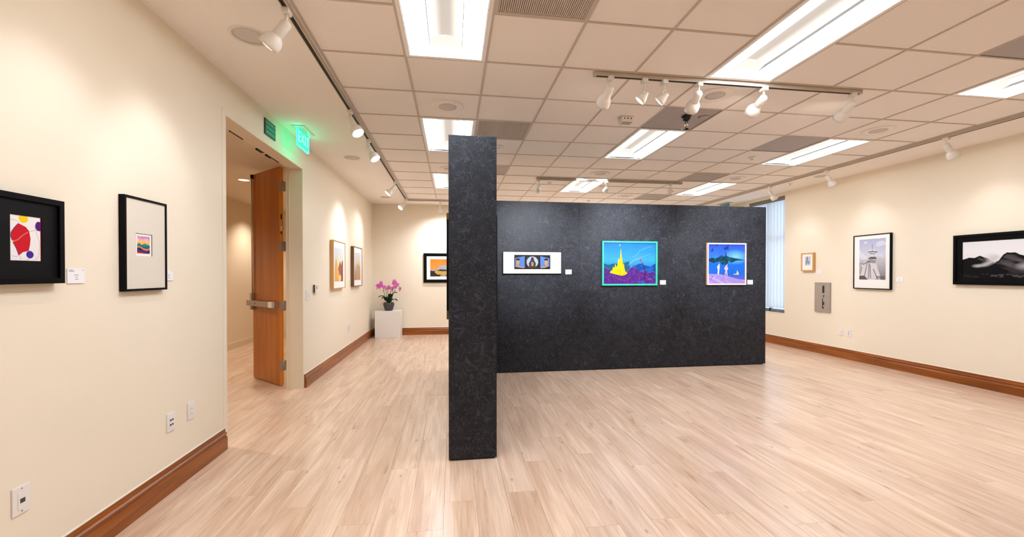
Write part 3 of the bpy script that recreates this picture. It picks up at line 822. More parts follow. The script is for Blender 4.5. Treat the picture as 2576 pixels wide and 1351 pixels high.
def art_orange(u, v):
    u = np.clip(u * 1.45, 0, 1)
    c = grad(v, [(0, (226, 120, 44)), (.5, (238, 140, 62)), (1, (224, 116, 40))])
    c *= (.9 + .2 * fbm(u, v, 6, 8, 2))[..., None]
    c = put(c, sm(v - interp(u, [(0, .38), (.2, .4), (.3, .42), (.5, .62), (.62, .66), (.85, .62), (1, .5)])), (160, 160, 170))
    c = put(c, sm(v - interp(u, [(0, .3), (.3, .34), (.5, .42), (.7, .4), (1, .38)])), (60, 56, 52))
    c = put(c, sm(v - interp(u, [(0, .1), (.15, .25), (.3, .34), (.6, .3), (1, .34)])), (196, 156, 70))
    c = put(c, sm(v - interp(u, [(0, .35), (.18, .3), (.32, .12), (.6, .1), (1, .06)])), (52, 46, 42))
    return put(c, sm(np.hypot((u - .62) / .14, (v - .0) / .14) - 1, .5), (170, 160, 150), .8)
def art_triptych(u, v):
    c = np.ones(u.shape + (3,)) * hexc(52, 38, 34)
    c = put(c, polym(u, v, [(.03, .15), (.29, .08), (.29, .92), (.03, .78)]), (96, 142, 214))
    c = put(c, polym(u, v, [(.72, .08), (.97, .2), (.97, .76), (.72, .92)]), (96, 142, 214))
    for cx in (.10, .88):
        c = put(c, sm(np.hypot((u - cx) / .045, (v - .5) / .22) - 1, .1), (214, 160, 96))
        c = put(c, polym(u, v, [(cx - .05, .62), (cx + .05, .62), (cx + .05, .74), (cx - .04, .74)]), (44, 26, 20))
    c = put(c, sm(seg(u, v * .4, [(.05, .1), (.15, .06), (.26, .05)]) - .016), (206, 160, 104))
    c = put(c, sm(seg(u, v * .4, [(.75, .05), (.86, .06), (.93, .1)]) - .016), (206, 160, 104))
    c = put(c, sm(np.hypot((u - .5) / .17, (v - .5) / .42) - 1, .08), (184, 206, 238))
    c = put(c, sm(np.abs(np.hypot((u - .5) / .17, (v - .5) / .42) - .98) - .05, .05), (66, 48, 44))
    c = put(c, polym(u, v, [(.47, .84), (.53, .84), (.55, .62), (.6, .4), (.58, .1), (.42, .1), (.4, .4), (.45, .62)]), (88, 54, 42))
    c = put(c, sm(np.hypot((u - .5) / .035, (v - .36) / .16) - 1, .3), (188, 170, 150), .8)
    for x in (.305, .325, .69, .705): c = put(c, sm(np.abs(u - x) - .006, .006), (40, 28, 26))
    return c
def art_spire_yellow(u, v):
    c = grad(v, [(0, (92, 36, 130)), (.3, (90, 60, 150)), (.42, (52, 140, 210)), (.6, (64, 170, 240)), (.8, (50, 150, 234)), (1, (44, 130, 220))])
    c *= (.88 + .24 * fbm(u, v, 5, 9, 5))[..., None]
    c = put(c, sm(v - interp(u, [(0, .5), (.08, .46), (.2, .50), (.3, .48), (.4, .52), (.48, .55), (.5, .4), (.6, .4), (1, .3)])), (20, 96, 130))
    c = put(c, sm(v - interp(u, [(0, .3), (.5, .3), (.55, .42), (.62, .46), (.7, .5), (.78, .46), (.9, .42), (1, .5)])), (18, 78, 160))
    c = put(c, sm(v - interp(u, [(0, .42), (.1, .36), (.3, .34), (.45, .3), (.55, .42), (.65, .36), (.8, .3), (1, .34)]) + .02), (82, 40, 140))
    st = fbm(u * 3 + v, v, 18, 30, 8)
    c = put(c, ((st > .60) & (v < .34)).astype(float), (186, 66, 120), .35)
    c = put(c, ((fbm(u, v, 12, 18, 11) > .62) & (v < .5) & (u > .55)).astype(float), (44, 110, 210), .6)
    sp = interp(u, [(.10, .0), (.12, .30), (.16, .34), (.18, .42), (.2, .38), (.22, .5), (.235, .4), (.26, .46), (.27, .6), (.285, .62), (.30, .55), (.315, .72), (.325, .86), (.335, .72), (.35, .62), (.365, .48), (.385, .5), (.395, .38), (.41, .3), (.45, .27), (.46, 0)])
    lo = interp(u, [(.1, .27), (.2, .24), (.33, .2), (.4, .21), (.45, .25)])
    c = put(c, ((v < sp) & (v > lo)).astype(float), (252, 212, 14))
    c = put(c, (((v < sp) & (v > lo)) & (vnoise(u, v, 44, 6, 4) > .72)).astype(float), (226, 160, 20), .6)
    c = put(c, sm(np.hypot((u - .305) / .01, (v - .94) / .02) - 1, .5), (190, 226, 120))
    c = put(c, sm(np.hypot((u - .705) / .022, (v - .575) / .027) - 1, .2), (226, 36, 60))
    for pts in ([(.55, .66), (.62, .68), (.7, .82), (.82, .88), (.93, .92)], [(.5, .5), (.62, .62), (.8, .68), (.9, .74)], [(.45, .44), (.6, .58), (.7, .62)]):
        c = put(c, sm(seg(u, v, pts) - .002, .012), (170, 210, 248), .75)
    for pts in ([(.44, .3), (.52, .42), (.6, .4), (.58, .3)], [(.0, .42), (.1, .34)], [(.2, .2), (.3, .1), (.45, .08), (.5, .18)], [(.65, .22), (.8, .2), (.95, .06)]):
        c = put(c, sm(seg(u, v, pts) - .002, .010), (226, 90, 90), .8)
    return put(c, sm(seg(u, v, [(.74, .52), (.8, .3), (.78, .1)]) - .012, .02), (60, 24, 100), .8)
def art_lake(u, v):
    c = grad(v, [(0, (120, 90, 200)), (.25, (30, 110, 220)), (.5, (30, 110, 226)), (.62, (60, 130, 236)), (.8, (56, 110, 226)), (1, (44, 80, 200))])
    c *= (.85 + .3 * fbm(u, v, 5, 6, 6))[..., None]
    c = put(c, np.clip(1 - np.hypot((u - .75) / .35, (v - .68) / .2), 0, 1), (130, 214, 248), .9)
    c = put(c, ((v > .66) & (fbm(u, v, 9, 9, 3) > .66) & (u < .55)).astype(float), (24, 40, 130), .8)
    top = interp(u, [(0, .62), (.1, .66), (.2, .64), (.3, .68), (.45, .69), (.48, .84), (.5, .7), (.6, .67), (.8, .64), (1, .6)])
    lo = interp(u, [(0, .57), (.15, .52), (.3, .57), (.38, .48), (.5, .48), (.56, .58), (.62, .53), (.75, .58), (1, .6)])
    c = put(c, ((v < top) & (v > lo)).astype(float), (12, 58, 90))
    c = put(c, ((v < top) & (v > lo) & (fbm(u, v, 20, 20, 2) > .55)).astype(float), (24, 96, 96), .8)
    hill = interp(u, [(0, .25), (.3, .24), (.5, .2), (.8, .12), (1, .09)])
    c = put(c, sm(v - hill), (176, 150, 226))
    c = put(c, (((fbm(u, v * 2 + u, 5, 16, 4)) > .6) & (v < hill)).astype(float), (206, 190, 236), .8)
    c = put(c, sm(seg(u, v, [(.05, .1), (.14, .2)]) - .006) + sm(seg(u, v, [(.35, .08), (.45, .18)]) - .004) + sm(seg(u, v, [(.18, .1), (.26, .18)]) - .004), (90, 80, 180), .8)
    c = put(c, polym(u, v, [(.25, .24), (.26, .36), (.235, .42), (.30, .52), (.31, .42), (.30, .36), (.29, .24)]), (246, 232, 240))
    c = put(c, polym(u, v, [(.44, .21), (.47, .33), (.43, .39), (.52, .51), (.52, .43), (.545, .38), (.51, .33), (.525, .2), (.5, .2), (.49, .29), (.46, .21)]), (244, 196, 206))
    c = put(c, sm(seg(u, v, [(.70, .24), (.83, .235)]) - .008) + polym(u, v, [(.77, .25), (.84, .25), (.82, .28), (.79, .34)]), (240, 226, 140))
    return c
def art_sketch(u, v):
    c = np.ones(u.shape + (3,)) * hexc(206, 212, 222)
    n = fbm(u, v, 14, 12, 4)
    c = put(c, (n > .5).astype(float), (150, 164, 188), .7)
    c = put(c, sm(seg(u, v, [(.2, .2), (.4, .95), (.62, .2)]) - .05, .06), (70, 84, 112), .85)
    c = put(c, sm(seg(u, v, [(.1, .35), (.5, .42), (.9, .3)]) - .03, .05), (86, 100, 126), .8)
    return put(c, ((v < .12)).astype(float), (236, 226, 214), .7)
def art_tower(u, v):
    c = grad(v, [(0, (120, 114, 118)), (.2, (160, 156, 160)), (.5, (196, 194, 200)), (.6, (206, 206, 222)), (1, (176, 180, 208))])
    c = put(c, (fbm(u, v, 4, 7, 3) > .62).astype(float) * (v > .5), (222, 222, 236), .7)
    c = put(c, ((v < .42) & (fbm(u + v * .5, v, 3, 18, 8) > .55)).astype(float), (136, 130, 134), .8)
    body = [(.0, .14), (.1, .38), (.22, .45), (.34, .47), (.36, .6), (.44, .62), (.46, .7), (.56, .7), (.6, .6), (.62, .5), (.66, .4), (.7, .28), (.8, .1), (.8, 0), (0, 0)]
    c = put(c, polym(u, v, body), (214, 210, 212))
    for pts in ([(.1, .3), (.03, .14)], [(.3, .38), (.2, .08)], [(.38, .4), (.36, .04)], [(.42, .36), (.44, .04)], [(.55, .25), (.7, .02)], [(.15, .38), (.36, .44), (.62, .42)], [(.3, .44), (.44, .47), (.62, .46)]):
        c = put(c, sm(seg(u, v, pts) - .016, .03), (92, 84, 88), .85)
    c = put(c, polym(u, v, [(.33, .5), (.42, .56), (.62, .56), (.68, .5)]), (100, 94, 98))
    c = put(c, sm(seg(u, v, [(.36, .68), (.5, .69), (.68, .67)]) - .012) + sm(seg(u, v, [(.42, .64), (.6, .63)]) - .008), (90, 84, 90))
    c = put(c, sm(seg(u, v, [(.5, .7), (.5, .86)]) - .008), (110, 106, 118))
    c = put(c, sm(np.abs(np.hypot((u - .74) / .1, (v - .6) / .03) - 1) - .15, .1), (230, 228, 232), .8)
    c = put(c, polym(u, v, [(0, 0), (0, .1), (.2, .1), (.3, .03), (.35, .0)]), (96, 90, 92))
    return put(c, ((v < .09) & (u > .5) & (fbm(u, v, 10, 10, 2) > .4)).astype(float), (100, 94, 96), .7)
def art_mountain(u, v):
    c = grad(v, [(0, (200, 196, 196)), (.5, (226, 224, 224)), (.7, (232, 230, 230)), (1, (226, 224, 226))])
    ridge = interp(u, [(0, .50), (.06, .56), (.11, .54), (.16, .60), (.20, .56), (.25, .5), (.29, .4), (.33, .46), (.37, .62), (.40, .66), (.46, .66), (.5, .6), (.56, .55), (.66, .6), (.75, .5), (.85, .58), (1, .45)]) 
    ridge = ridge + .02 * (fbm(u, v, 40, 2, 3) - .5)
    c = put(c, sm(v - ridge, .015), (15, 13, 13))
    lt = fbm(u + v * .8, v, 7, 4, 6)
    c = put(c, np.clip((lt - .52) * 4, 0, 1) * (v < ridge - .05), (96, 90, 92), .8)
    c = put(c, np.clip(1 - np.hypot((u - .55) / .1, (v - .3) / .12), 0, 1) * (v < ridge), (190, 180, 182), .9)
    c = put(c, sm(seg(u, v, [(.14, .32), (.2, .34), (.26, .42), (.3, .56)]) - .03, .06), (196, 192, 192), .9)
    c = put(c, np.clip(1 - np.hypot((u - .27) / .08, (v - .55) / .14), 0, 1), (206, 200, 200), .8)
    c = put(c, np.clip((.22 - v) * 8, 0, 1), (14, 12, 12), .8)
    return put(c, ((v < .1) & (fbm(u, v, 26, 20, 2) > .58)).astype(float), (96, 90, 90), .6)

def print_mesh(fn, x0, x1, z0, z1, y, nx, nz):
    us = np.linspace(0, 1, nx); vs = np.linspace(0, 1, nz); U, V = np.meshgrid(us, vs)
    c = np.clip(fn(U, V) * (0.54 if fn in (art_triptych, art_spire_yellow, art_lake) else 1.0), 0, 1).reshape(-1, 3)
    X = x0 + U * (x1 - x0); Z = z0 + V * (z1 - z0)
    co = np.stack([X.ravel(), np.full(X.size, y), Z.ravel()], -1)
    idx = np.arange(nx * nz).reshape(nz, nx)
    f = np.stack([idx[:-1, :-1].ravel(), idx[:-1, 1:].ravel(), idx[1:, 1:].ravel(), idx[1:, :-1].ravel()], -1)
    me = D.meshes.new('artwork_print'); me.vertices.add(len(co)); me.vertices.foreach_set('co', co.ravel())
    me.loops.add(f.size); me.loops.foreach_set('vertex_index', f.ravel()); me.polygons.add(len(f))
    me.polygons.foreach_set('loop_start', np.arange(0, f.size, 4)); me.polygons.foreach_set('loop_total', np.full(len(f), 4))
    me.update(calc_edges=True)
    a = me.color_attributes.new('paint', 'FLOAT_COLOR', 'POINT'); a.data.foreach_set('color', np.hstack([c, np.ones((len(c), 1))]).ravel())
    me.materials.append(M_print); return me

ROT = {'left': PI / 2, 'right': -PI / 2, 'back': 0.0}
def picture(side, pos, cz, w_, h_, d, fw, label, m_frame, m_mat, window, fn, res, recess=.008, bevel=None, m_face=None, name='framed_picture', lip=None):
    """pos: plan point of the picture centre on the wall; window: (x0,x1,z0,z1) of the print from the picture centre; local -y is out of the wall"""
    t = empty(name, (pos[0], pos[1], cz), ROT[side]); tag(t, label, 'picture', None)
    W, H = w_ / 2, h_ / 2
    mb = MB()
    def ring(f0, y0, y1, W=W, H=H):
        mb.box(-W, W, y0, y1, -H, -H + f0); mb.box(-W, W, y0, y1, H - f0, H); mb.box(-W, -W + f0, y0, y1, -H + f0, H - f0); mb.box(W - f0, W, y0, y1, -H + f0, H - f0)
    # mitred ring with a real profile
    def mitre(prof):
        b = len(mb.v); n = len(prof)
        for sx, sz in ((-1, -1), (1, -1), (1, 1), (-1, 1)):
            for i_, y_ in prof: mb.v.append((sx * (W - i_), y_, sz * (H - i_)))
        for k in range(4):
            k2 = (k + 1) % 4
            for i in range(n):
                j = (i + 1) % n
                mb.f.append((b + k * n + i, b + k * n + j, b + k2 * n + j, b + k2 * n + i)); mb.m.append(0); mb.smooth.append(False)
    if lip:
        mitre([(0, -.002), (0, -d + .002), (.002, -d), (lip, -d), (lip + .002, -d + .012), (fw, -d + .016), (fw, -.002)])
    else:
        mitre([(0, -.002), (0, -d + .0015), (.0015, -d), (fw - .001, -d), (fw, -d + .001), (fw, -.002)])
    mb.build('frame', m_frame, t)
    if m_face:
        mb = MB(); mitre([(.0005, -d - .0002), (.0005, -d - .0012), (fw, -d - .0012), (fw, -d - .0002)]); mb.build('frame_face', m_face, t)
    ym = -d + recess
    MB().box(-W + fw - .001, W - fw + .001, -.006, -.001, -H + fw - .001, H - fw + .001).build('backing_board', M_black, t)
    x0, x1, z0, z1 = window
    if m_mat:
        mb = MB(); a, b, c, e = -W + fw, W - fw, -H + fw, H - fw
        y0, y1 = ym, ym + .003
        mb.box(a, b, y0, y1, c, z0); mb.box(a, b, y0, y1, z1, e); mb.box(a, x0, y0, y1, z0, z1); mb.box(x1, b, y0, y1, z0, z1)
        mb.build('mat_board', m_mat, t)
        if bevel:
            mb = MB(); q = bevel
            mb.box(x0, x1, y0 + .004, y0 + .008, z0, z1); mb.build('inner_mat', M_matwhite, t)
            mb = MB()
            mb.box(x0 - .001, x0, y0, y0 + .012, z0, z1); mb.box(x1, x1 + .001, y0, y0 + .012, z0, z1); mb.box(x0, x1, y0, y0 + .012, z1, z1 + .001)
            mb.build('mat_bevel', M_matwhite, t)
            x0 += q; x1 -= q; z0 += q; z1 -= q; ypr = ym + .0035
        else: ypr = ym + .002
    else: ypr = ym
    link('artwork_print', print_mesh(fn, x0, x1, z0, z1, ypr, *res), t)
    return t
# left wall (local x = world Y)
picture('left', (LX, (1.905 + 2.215) / 2), 1.556, .31, .378, .045, .024, 'black framed abstract red and purple print with wide black mat, on the left wall', M_frameblk, M_matblack, (-.075, .058, -.090, .0995), art_abstract, (200, 280), recess=.012)
picture('left', (LX, 2.7645), 1.582, .345, .540, .033, .013, 'black shadow-box frame with cream mat and tiny sunset print, left of the doorway', M_frameblk2, M_matcream, (-.084, .046, -.066, .063), art_sunset, (110, 110), recess=.006, bevel=.014)
picture('left', (LX, 6.957), 1.556, .695, .745, .053, .014, 'light wood framed print of pale spires, beyond the doorway', M_oakframe, M_matwhite, (-.275, .225, -.262, .262), art_spires, (110, 140))
picture('left', (LX, 8.240), 1.550, .69, .735, .058, .014, 'brown framed misty peak print, nearer the back corner', M_brownframe, M_matwhite, (-.275, .225, -.250, .262), art_peak, (60, 80))
# right wall (local x = -Y)
picture('right', (RX, 6.845), 1.633, .27, .336, .042, .022, 'small light wood framed blue-grey sketch near the window', M_oakframe, M_matwhite, (-.052, .067, -.070, .100), art_sketch, (40, 50))
picture('right', (RX, 5.660), 1.602, .585, .852, .039, .014, 'black framed grey photograph of a tower with draped base, on the right wall', M_frameblk, M_matwhite, (-.196, .216, -.278, .356), art_tower, (170, 240))
picture('right', (RX, 3.945), 1.592, 1.27, .632, .045, .092, 'wide black framed dark mountain photograph at the right edge', M_frameblk, None, (-.543, .543, -.224, .224), art_mountain, (360, 160), recess=.02, lip=.03)
# dark partition (face y = 5.907)
picture('back', (1.1275, 5.907), 1.572, .852, .318, .030, .006, 'wide white-matted triptych print with thin dark frame on the dark partition', M_frameblk2, mat('mat_board_warm', (206, 200, 194), .8), (-.263, .262, -.092, .112), art_triptych, (300, 120), recess=.001)
picture('back', (2.593, 5.907), 1.569, .858, .654, .040, .024, 'teal framed painting of a yellow spire under a blue sky, middle of the dark partition', M_teal, None, (-.400, .400, -.303, .303), art_spire_yellow, (300, 230), recess=.012)
picture('back', (4.150, 5.907), 1.565, .649, .640, .038, .020, 'pale pink framed painting of two pale figures by a blue lake', M_peach, None, (-.304, .304, -.300, .300), art_lake, (220, 220), recess=.008, m_face=M_peachw)
# back wall
picture('back', (-.672 + .50, YB), 1.555, 1.00, .684, .040, .072, 'black framed orange landscape on the back wall beside the tall dark end panel', M_frameblk, M_matwhite, (-.348, .348, -.20, .204), art_orange, (180, 110), recess=.012, lip=.03)
# pictures on the long sides of the end-on partition, seen edge-on
t_ = picture('right', (-.030, 4.02), 1.49, .62, .80, .023, .02, 'black frame seen edge-on on the left side of the tall dark partition', M_frameblk, M_matwhite, (-.2, .2, -.3, .3), art_peak, (40, 50))
t_ = picture('right', (-.030, 5.10), 1.50, .50, 1.22, .040, .015, 'thin brown frame edge-on, farther along the left side of the tall partition', M_brownframe, M_matwhite, (-.15, .15, -.4, .4), art_spires, (30, 50))
t_ = picture('left', (.330, 3.62), 1.46, .6, .83, .022, .02, 'black frame seen edge-on on the right side of the tall dark partition', M_frameblk, M_matwhite, (-.2, .2, -.3, .3), art_orange, (40, 50))

# ------------------------------------------------------------------ title cards
def card(side, pos, z, w_, h_, label, lines):
    t = empty('title_card', (pos[0], pos[1], z), ROT[side]); tag(t, label, 'card', 'title cards beside the pictures')
    MB().box(-w_ / 2, w_ / 2, -.006, -.001, -h_ / 2, h_ / 2, .001).build('card', M_card, t)
    mb = MB()
    for x0, x1, zz in lines: mb.box(x0 * w_, x1 * w_, -.0066, -.0060, zz * h_ - .0012, zz * h_ + .0012)
    mb.build('printed_lines', M_ink, t)
LNS = [(-.42, -.2, .40), (-.42, -.12, .32), (.36, .44, .40), (-.12, .12, .06), (-.05, .08, -.08), (-.08, .1, -.22)]
card('left', (LX, 2.322), 1.400, .094, .072, 'white title card right of the black framed abstract print', LNS)
card('left', (LX, 2.995), 1.400, .085, .066, 'white title card tucked behind the cream-matted shadow box', LNS)
card('right', (RX, 6.622), 1.444, .1, .07, 'white title card by the small wood framed sketch', LNS[3:])
card('right', (RX, 5.267), 1.333, .095, .068, 'white title card right of the tower photograph', LNS[3:])
card('back', (1.666, 5.907), 1.442, .092, .068, 'white title card right of the triptych on the dark partition', LNS[3:])
card('back', (3.127, 5.907), 1.285, .092, .066, 'white title card right of the teal framed painting', LNS[3:])
card('back', (4.565, 5.907), 1.285, .092, .068, 'white title card at the right end of the dark partition', LNS[3:])

# ------------------------------------------------------------------ wall plates
def plate(side, pos, z, label, kind, w_=.075, h_=.118):
    t = empty('wall_plate', (pos[0], pos[1], z), ROT[side]); tag(t, label, 'outlet')
    MB().box(-w_ / 2, w_ / 2, -.007, -.0005, -h_ / 2, h_ / 2, .002).build('cover_plate', M_plate, t)
    if kind == 'jack':
        MB().box(-.017, .017, -.009, -.007, -.040, .030, .001).build('insert', M_plate, t)
        MB().box(-.009, .011, -.0105, -.009, -.012, .006).build('connector_port', mat('port_grey', (70, 66, 62), .4), t)
        for zz in (-.048, .048): MB().cyl((0, -.007, zz), (0, -1, 0), .003, .001, 10).build('screw', M_ink, t)
    elif kind == 'four':
        MB().box(-.019, .019, -.009, -.007, -.036, .036, .001).build('insert', M_plate, t)
        for x in (-.010, .010):
            for zz in (-.016, .014): MB().cyl((x, -.009, zz), (0, -1, 0), .0062, .0016, 14).build('socket_hole', M_black, t)
    elif kind == 'blank':
        MB().box(-.016, .016, -.0085, -.007, -.033, .033, .001).build('insert', M_plate, t)
        MB().box(-.004, .006, -.0095, -.0085, .012, .016).box(-.004, .004, -.0095, -.0085, -.022, -.018).build('slot_marks', M_ink, t)
    elif kind == 'duplex':
        for zz in (-.02, .02):
            MB().box(-.015, .015, -.009, -.007, zz - .014, zz + .014, .001).build('receptacle', M_plate, t)
            MB().box(-.007, .007, -.0095, -.009, zz - .005, zz + .006).build('socket_slots', mat('port_grey', (70, 66, 62), .4), t)
    elif kind == 'switch':
        for x in (-.028, .028): MB().box(x - .015, x + .015, -.010, -.007, -.033, .033, .001).build('rocker', M_plate, t)
        MB().box(-.024, -.012, -.0105, -.0098, -.02, -.01).box(-.024, -.014, -.0105, -.0098, .008, .018).build('indicator', M_ink, t)
    return t
plate('left', (LX, 2.051), .448, 'white wall plate with one dark connector, nearest on the left wall', 'jack')
plate('left', (LX, 3.008), .444, 'white wall plate with four round black holes, left of the doorway', 'four')
plate('left', (LX, 3.221), .450, 'plain white wall plate closest to the doorway', 'blank')
plate('left', (LX, 5.637), 1.145, 'white light switch plate beside the door jamb', 'switch', .15, .125)
plate('left', (LX, 7.700), .44, 'white outlet low on the left wall under the wood framed print, left one', 'duplex')
plate('left', (LX, 7.832), .455, 'white outlet low on the left wall under the wood framed print, right one', 'blank')
plate('right', (RX, 6.190), .434, 'plain white plate low on the right wall, left of the outlet', 'blank')
plate('right', (RX, 6.048), .432, 'white duplex outlet low on the right wall under the tower photograph', 'duplex')
# small wall box beside the switch
t = empty('thermostat', (LX, 5.885, 1.216), ROT['left']); tag(t, 'small white thermostat box with dark side on the left wall', 'thermostat')
MB().box(-.055, .055, -.030, 0, -.060, .060, .003).build('body', M_white, t)
MB().box(-.056, -.040, -.028, -.004, -.052, .052).build('vent_side', mat('thermo_dark', (70, 64, 58), .4), t)
MB().box(-.02, .04, -.032, -.029, -.01, .04).build('display', mat('thermo_grey', (190, 184, 178), .3), t)
# steel access panel on the right wall
t = empty('steel_wall_panel', (RX, 6.545, 1.002), ROT['right']); tag(t, 'brushed steel panel with dark vertical slots on the right wall', 'panel')
MB().box(-.155, .155, -.022, 0, -.262, .262, .002).build('plate', M_steel, t)
mk = mat('slot_dark', (34, 32, 30), .5)
MB().box(.006, .046, -.0235, -.0215, .075, .205).build('slot', mk, t)
MB().poly([(.02, -.0235, .0), (.038, -.0235, .0), (.048, -.0235, .045), (.03, -.0235, .045)]).build('slot', mk, t)
MB().box(.006, .02, -.0235, -.0215, -.20, -.02).box(.02, .046, -.0235, -.0215, -.135, -.08).box(.02, .036, -.0235, -.0215, -.20, -.165).build('slot', mk, t)
MB().box(-.10, .08, -.0232, -.0215, .224, .229).build('handle_groove', mat('groove_grey', (120, 108, 94), .5), t)

# ------------------------------------------------------------------ exit signs
def text_mesh(body, size, ext=.001):
    cu = D.curves.new('t', 'FONT'); cu.body = body; cu.size = size; cu.align_x = 'CENTER'; cu.align_y = 'CENTER'; cu.extrude = ext
    o = D.objects.new('t', cu); COL.objects.link(o)
    dg = bpy.context.evaluated_depsgraph_get(); me = D.meshes.new_from_object(o.evaluated_get(dg)); D.objects.remove(o, do_unlink=True)
    return me
t = empty('exit_sign', (-1.668, 5.005, CEIL), ROT['left']); tag(t, 'glowing green edge-lit exit sign hanging by the doorway', 'sign')
MB().box(-.178, .178, -.068, .068, -.010, 0, .003).build('canopy', mat('canopy_grey', (225, 225, 205), .4), t)
MB().box(-.160, .160, -.006, .006, -.205, -.010).build('acrylic_panel', M_exit, t)
MB().box(-.166, .166, -.009, .009, -.214, -.204).box(-.168, -.160, -.009, .009, -.214, -.012).box(.160, .166, -.009, .009, -.214, -.012).build('glowing_edge', M_exitedge, t)
me = text_mesh('EXIT', .165); me.materials.append(M_exitletter)
o = link('lettering', me, t, (0, -.0075, -.112)); o.rotation_euler = (PI / 2, 0, 0)
# second exit sign above the far partition corner
t = empty('exit_sign', (6.15, 8.78, CEIL), -PI / 2 + .0); tag(t, 'clear exit sign hanging near the window above the dark partition', 'sign')
MB().box(-.19, .19, -.07, .07, -.012, 0, .003).build('canopy', mat('canopy_tan', (206, 196, 168), .4), t)
m_clear = mat('clear_panel_reflection', (150, 190, 214), .15)  # blue of the window's reflection put into the clear panel's colour
MB().box(-.16, .16, -.005, .005, -.20, -.012).build('acrylic_panel', m_clear, t)
me = text_mesh('EXIT', .165); me.materials.append(mat('exit_dark', (30, 56, 66), .4))
o = link('lettering', me, t, (0, -.0065, -.108)); o.rotation_euler = (PI / 2, 0, 0)
# green tactile sign plate above the doorway
t = empty('tactile_sign', (LX, 4.527, 2.866), ROT['left']); tag(t, 'small dark green sign plate with three pale green rows above the doorway', 'sign')
MB().box(-.124, .124, -.010, 0, -.078, .078, .002).build('plate', M_dkgreen, t)
for k, zz in enumerate((.046, 0, -.046)): MB().box(-.108, .112, -.0125, -.009, zz - .017, zz + .017, .001).build('row', M_grgreen, t)

# ------------------------------------------------------------------ door
Hx, Hy = -2.150, 5.592
dang = math.atan2(.698, -.716)
t = empty('door_1', (Hx, Hy, 0), dang); t['kind'] = 'structure'; t['label'] = 'open orange-brown wooden door leaf with four hinges and a push bar'
# local: +x along the leaf to the free edge, +y = visible face side? (rotate (0,1) by dang)
DW, DT, DZ0, DZ1 = .745, .050, .012, 2.755
MB().box(0, DW, -DT, 0, DZ0, DZ1, .001).build('leaf', M_doorw, t)
MB().box(-.0015, .0, -DT + .002, -.002, DZ0 + .002, DZ1 - .002).build('edge_veneer', M_dooredge, t)
for zc in (2.516, 1.760, 1.010, .256):
    h = empty('hinge', (0, 0, zc)); h.parent = t
    mb = MB(); mb.box(-.004, .0, -DT + .004, -.002, -.062, .062); mb.box(-.004, -.001, -DT - .045, -DT + .002, -.062, .062)
    mb.cyl((-.003, -DT + .003, -.064), (0, 0, 1), .007, .128, 12)
    me = mb.mesh('hinge', M_steel2 if zc > 2.4 else M_steel)
    D.objects.remove(h, do_unlink=True)
    link('hinge', me, t, (0, 0, zc))
for z0, z1, m_ in ((2.10, 2.165, M_black), (2.03, 2.085, M_steel2), (1.955, 2.01, M_white), (1.915, 1.945, M_black)):
    MB().box(-.003, -.0012, -.034, -.018, z0, z1).build('latch_hardware', m_, t)
# push bar on the face towards the room
b = MB().box(.035, .76, .050, .078, .990, 1.060, .003).build('push_bar', M_steel, t)
MB().box(.035, .135, .049, .080, .988, 1.062, .002).build('bar_end_cap', M_white, b)
MB().cyl((.50, .078, 1.025), (0, 1, 0), .008, .003, 12).build('bar_keyhole', M_black, b)
MB().box(.06, .12, 0, .052, 1.0, 1.05).box(.68, .74, 0, .052, 1.0, 1.05).build('bar_bracket', M_steel, t)
MB().box(.695, .742, .0, .048, .93, 1.16, .008).build('latch_case', M_steel2, t)
MB().cyl((.728, .018, 1.16), (0, 0, 1), .008, 1.56, 12).build('vertical_rod', M_steel2, t)
MB().box(.712, .744, 0, .03, 2.70, 2.75).build('top_latch', M_black, t)

# corridor downlight
def downlight(x, y, lab):
    t = empty('recessed_downlight', (x, y, CZ2)); tag(t, lab, 'ceiling light')
    MB().lathe([(.075, -.002), (.10, -.005), (.102, .002)], (0, 0, 0), (0, 0, 1), 28, False, False).build('trim_ring', M_white, t)
    MB().lathe([(.001, -.001), (.075, -.001), (.075, .01)], (0, 0, 0), (0, 0, 1), 28).build('diffuser', mat('downlight_glow', (255, 236, 210), .4, emit=1.1), t)
    ld = D.lights.new('downlight_beam', 'SPOT'); ld.energy = 72; ld.spot_size = math.radians(120); ld.spot_blend = .8; ld.shadow_soft_size = .06; ld.color = (1, .90, .78)
    lo = D.objects.new('downlight_beam', ld); COL.objects.link(lo); lo.parent = t; lo.location = (0, 0, -.03)
downlight(-3.12, 6.83, 'small round downlight in the corridor ceiling seen through the doorway')
downlight(-3.55, 9.0, 'corridor downlight behind the open door, farther along')

downlight(-3.05, 4.3, 'unseen downlight added behind the left wall to light the open door')  # unseen lamp, added to brighten the face of the open door
# ------------------------------------------------------------------ window with vertical blinds
t = struct(empty('window_1', (RX, (WY0 + WY1) / 2, 0)), 'tall window with pale vertical blinds on the right wall, beyond the partition')
hw = (WY1 - WY0) / 2
mb = MB()
for (a, b, c, d) in ((-hw, hw, WZ0, WZ0 + .05), (-hw, hw, WZ1 - .05, WZ1), (-hw, -hw + .05, WZ0, WZ1), (hw - .05, hw, WZ0, WZ1), (-.02, .02, WZ0, WZ1), (-hw, hw, 2.12, 2.17)):
    mb.box(.11, .16, a, b, c, d)
mb.build('window_frame', M_winframe, t)
for y0, y1 in ((-hw + .05, -.02), (.02, hw - .05)):
    for z0, z1 in ((WZ0 + .05, 2.12), (2.17, WZ1 - .05)):
        MB().box(.132, .138, y0, y1, z0, z1).build('pane', M_glass, t)
MB().box(-.012, .11, -hw, hw, WZ0 - .012, WZ0, .002).build('window_sill', M_white, t)
t2 = empty('vertical_blind', (RX + .055, (WY0 + WY1) / 2, WZ1)); tag(t2, 'pale vertical blind hanging in the window beyond the partition', 'blind')
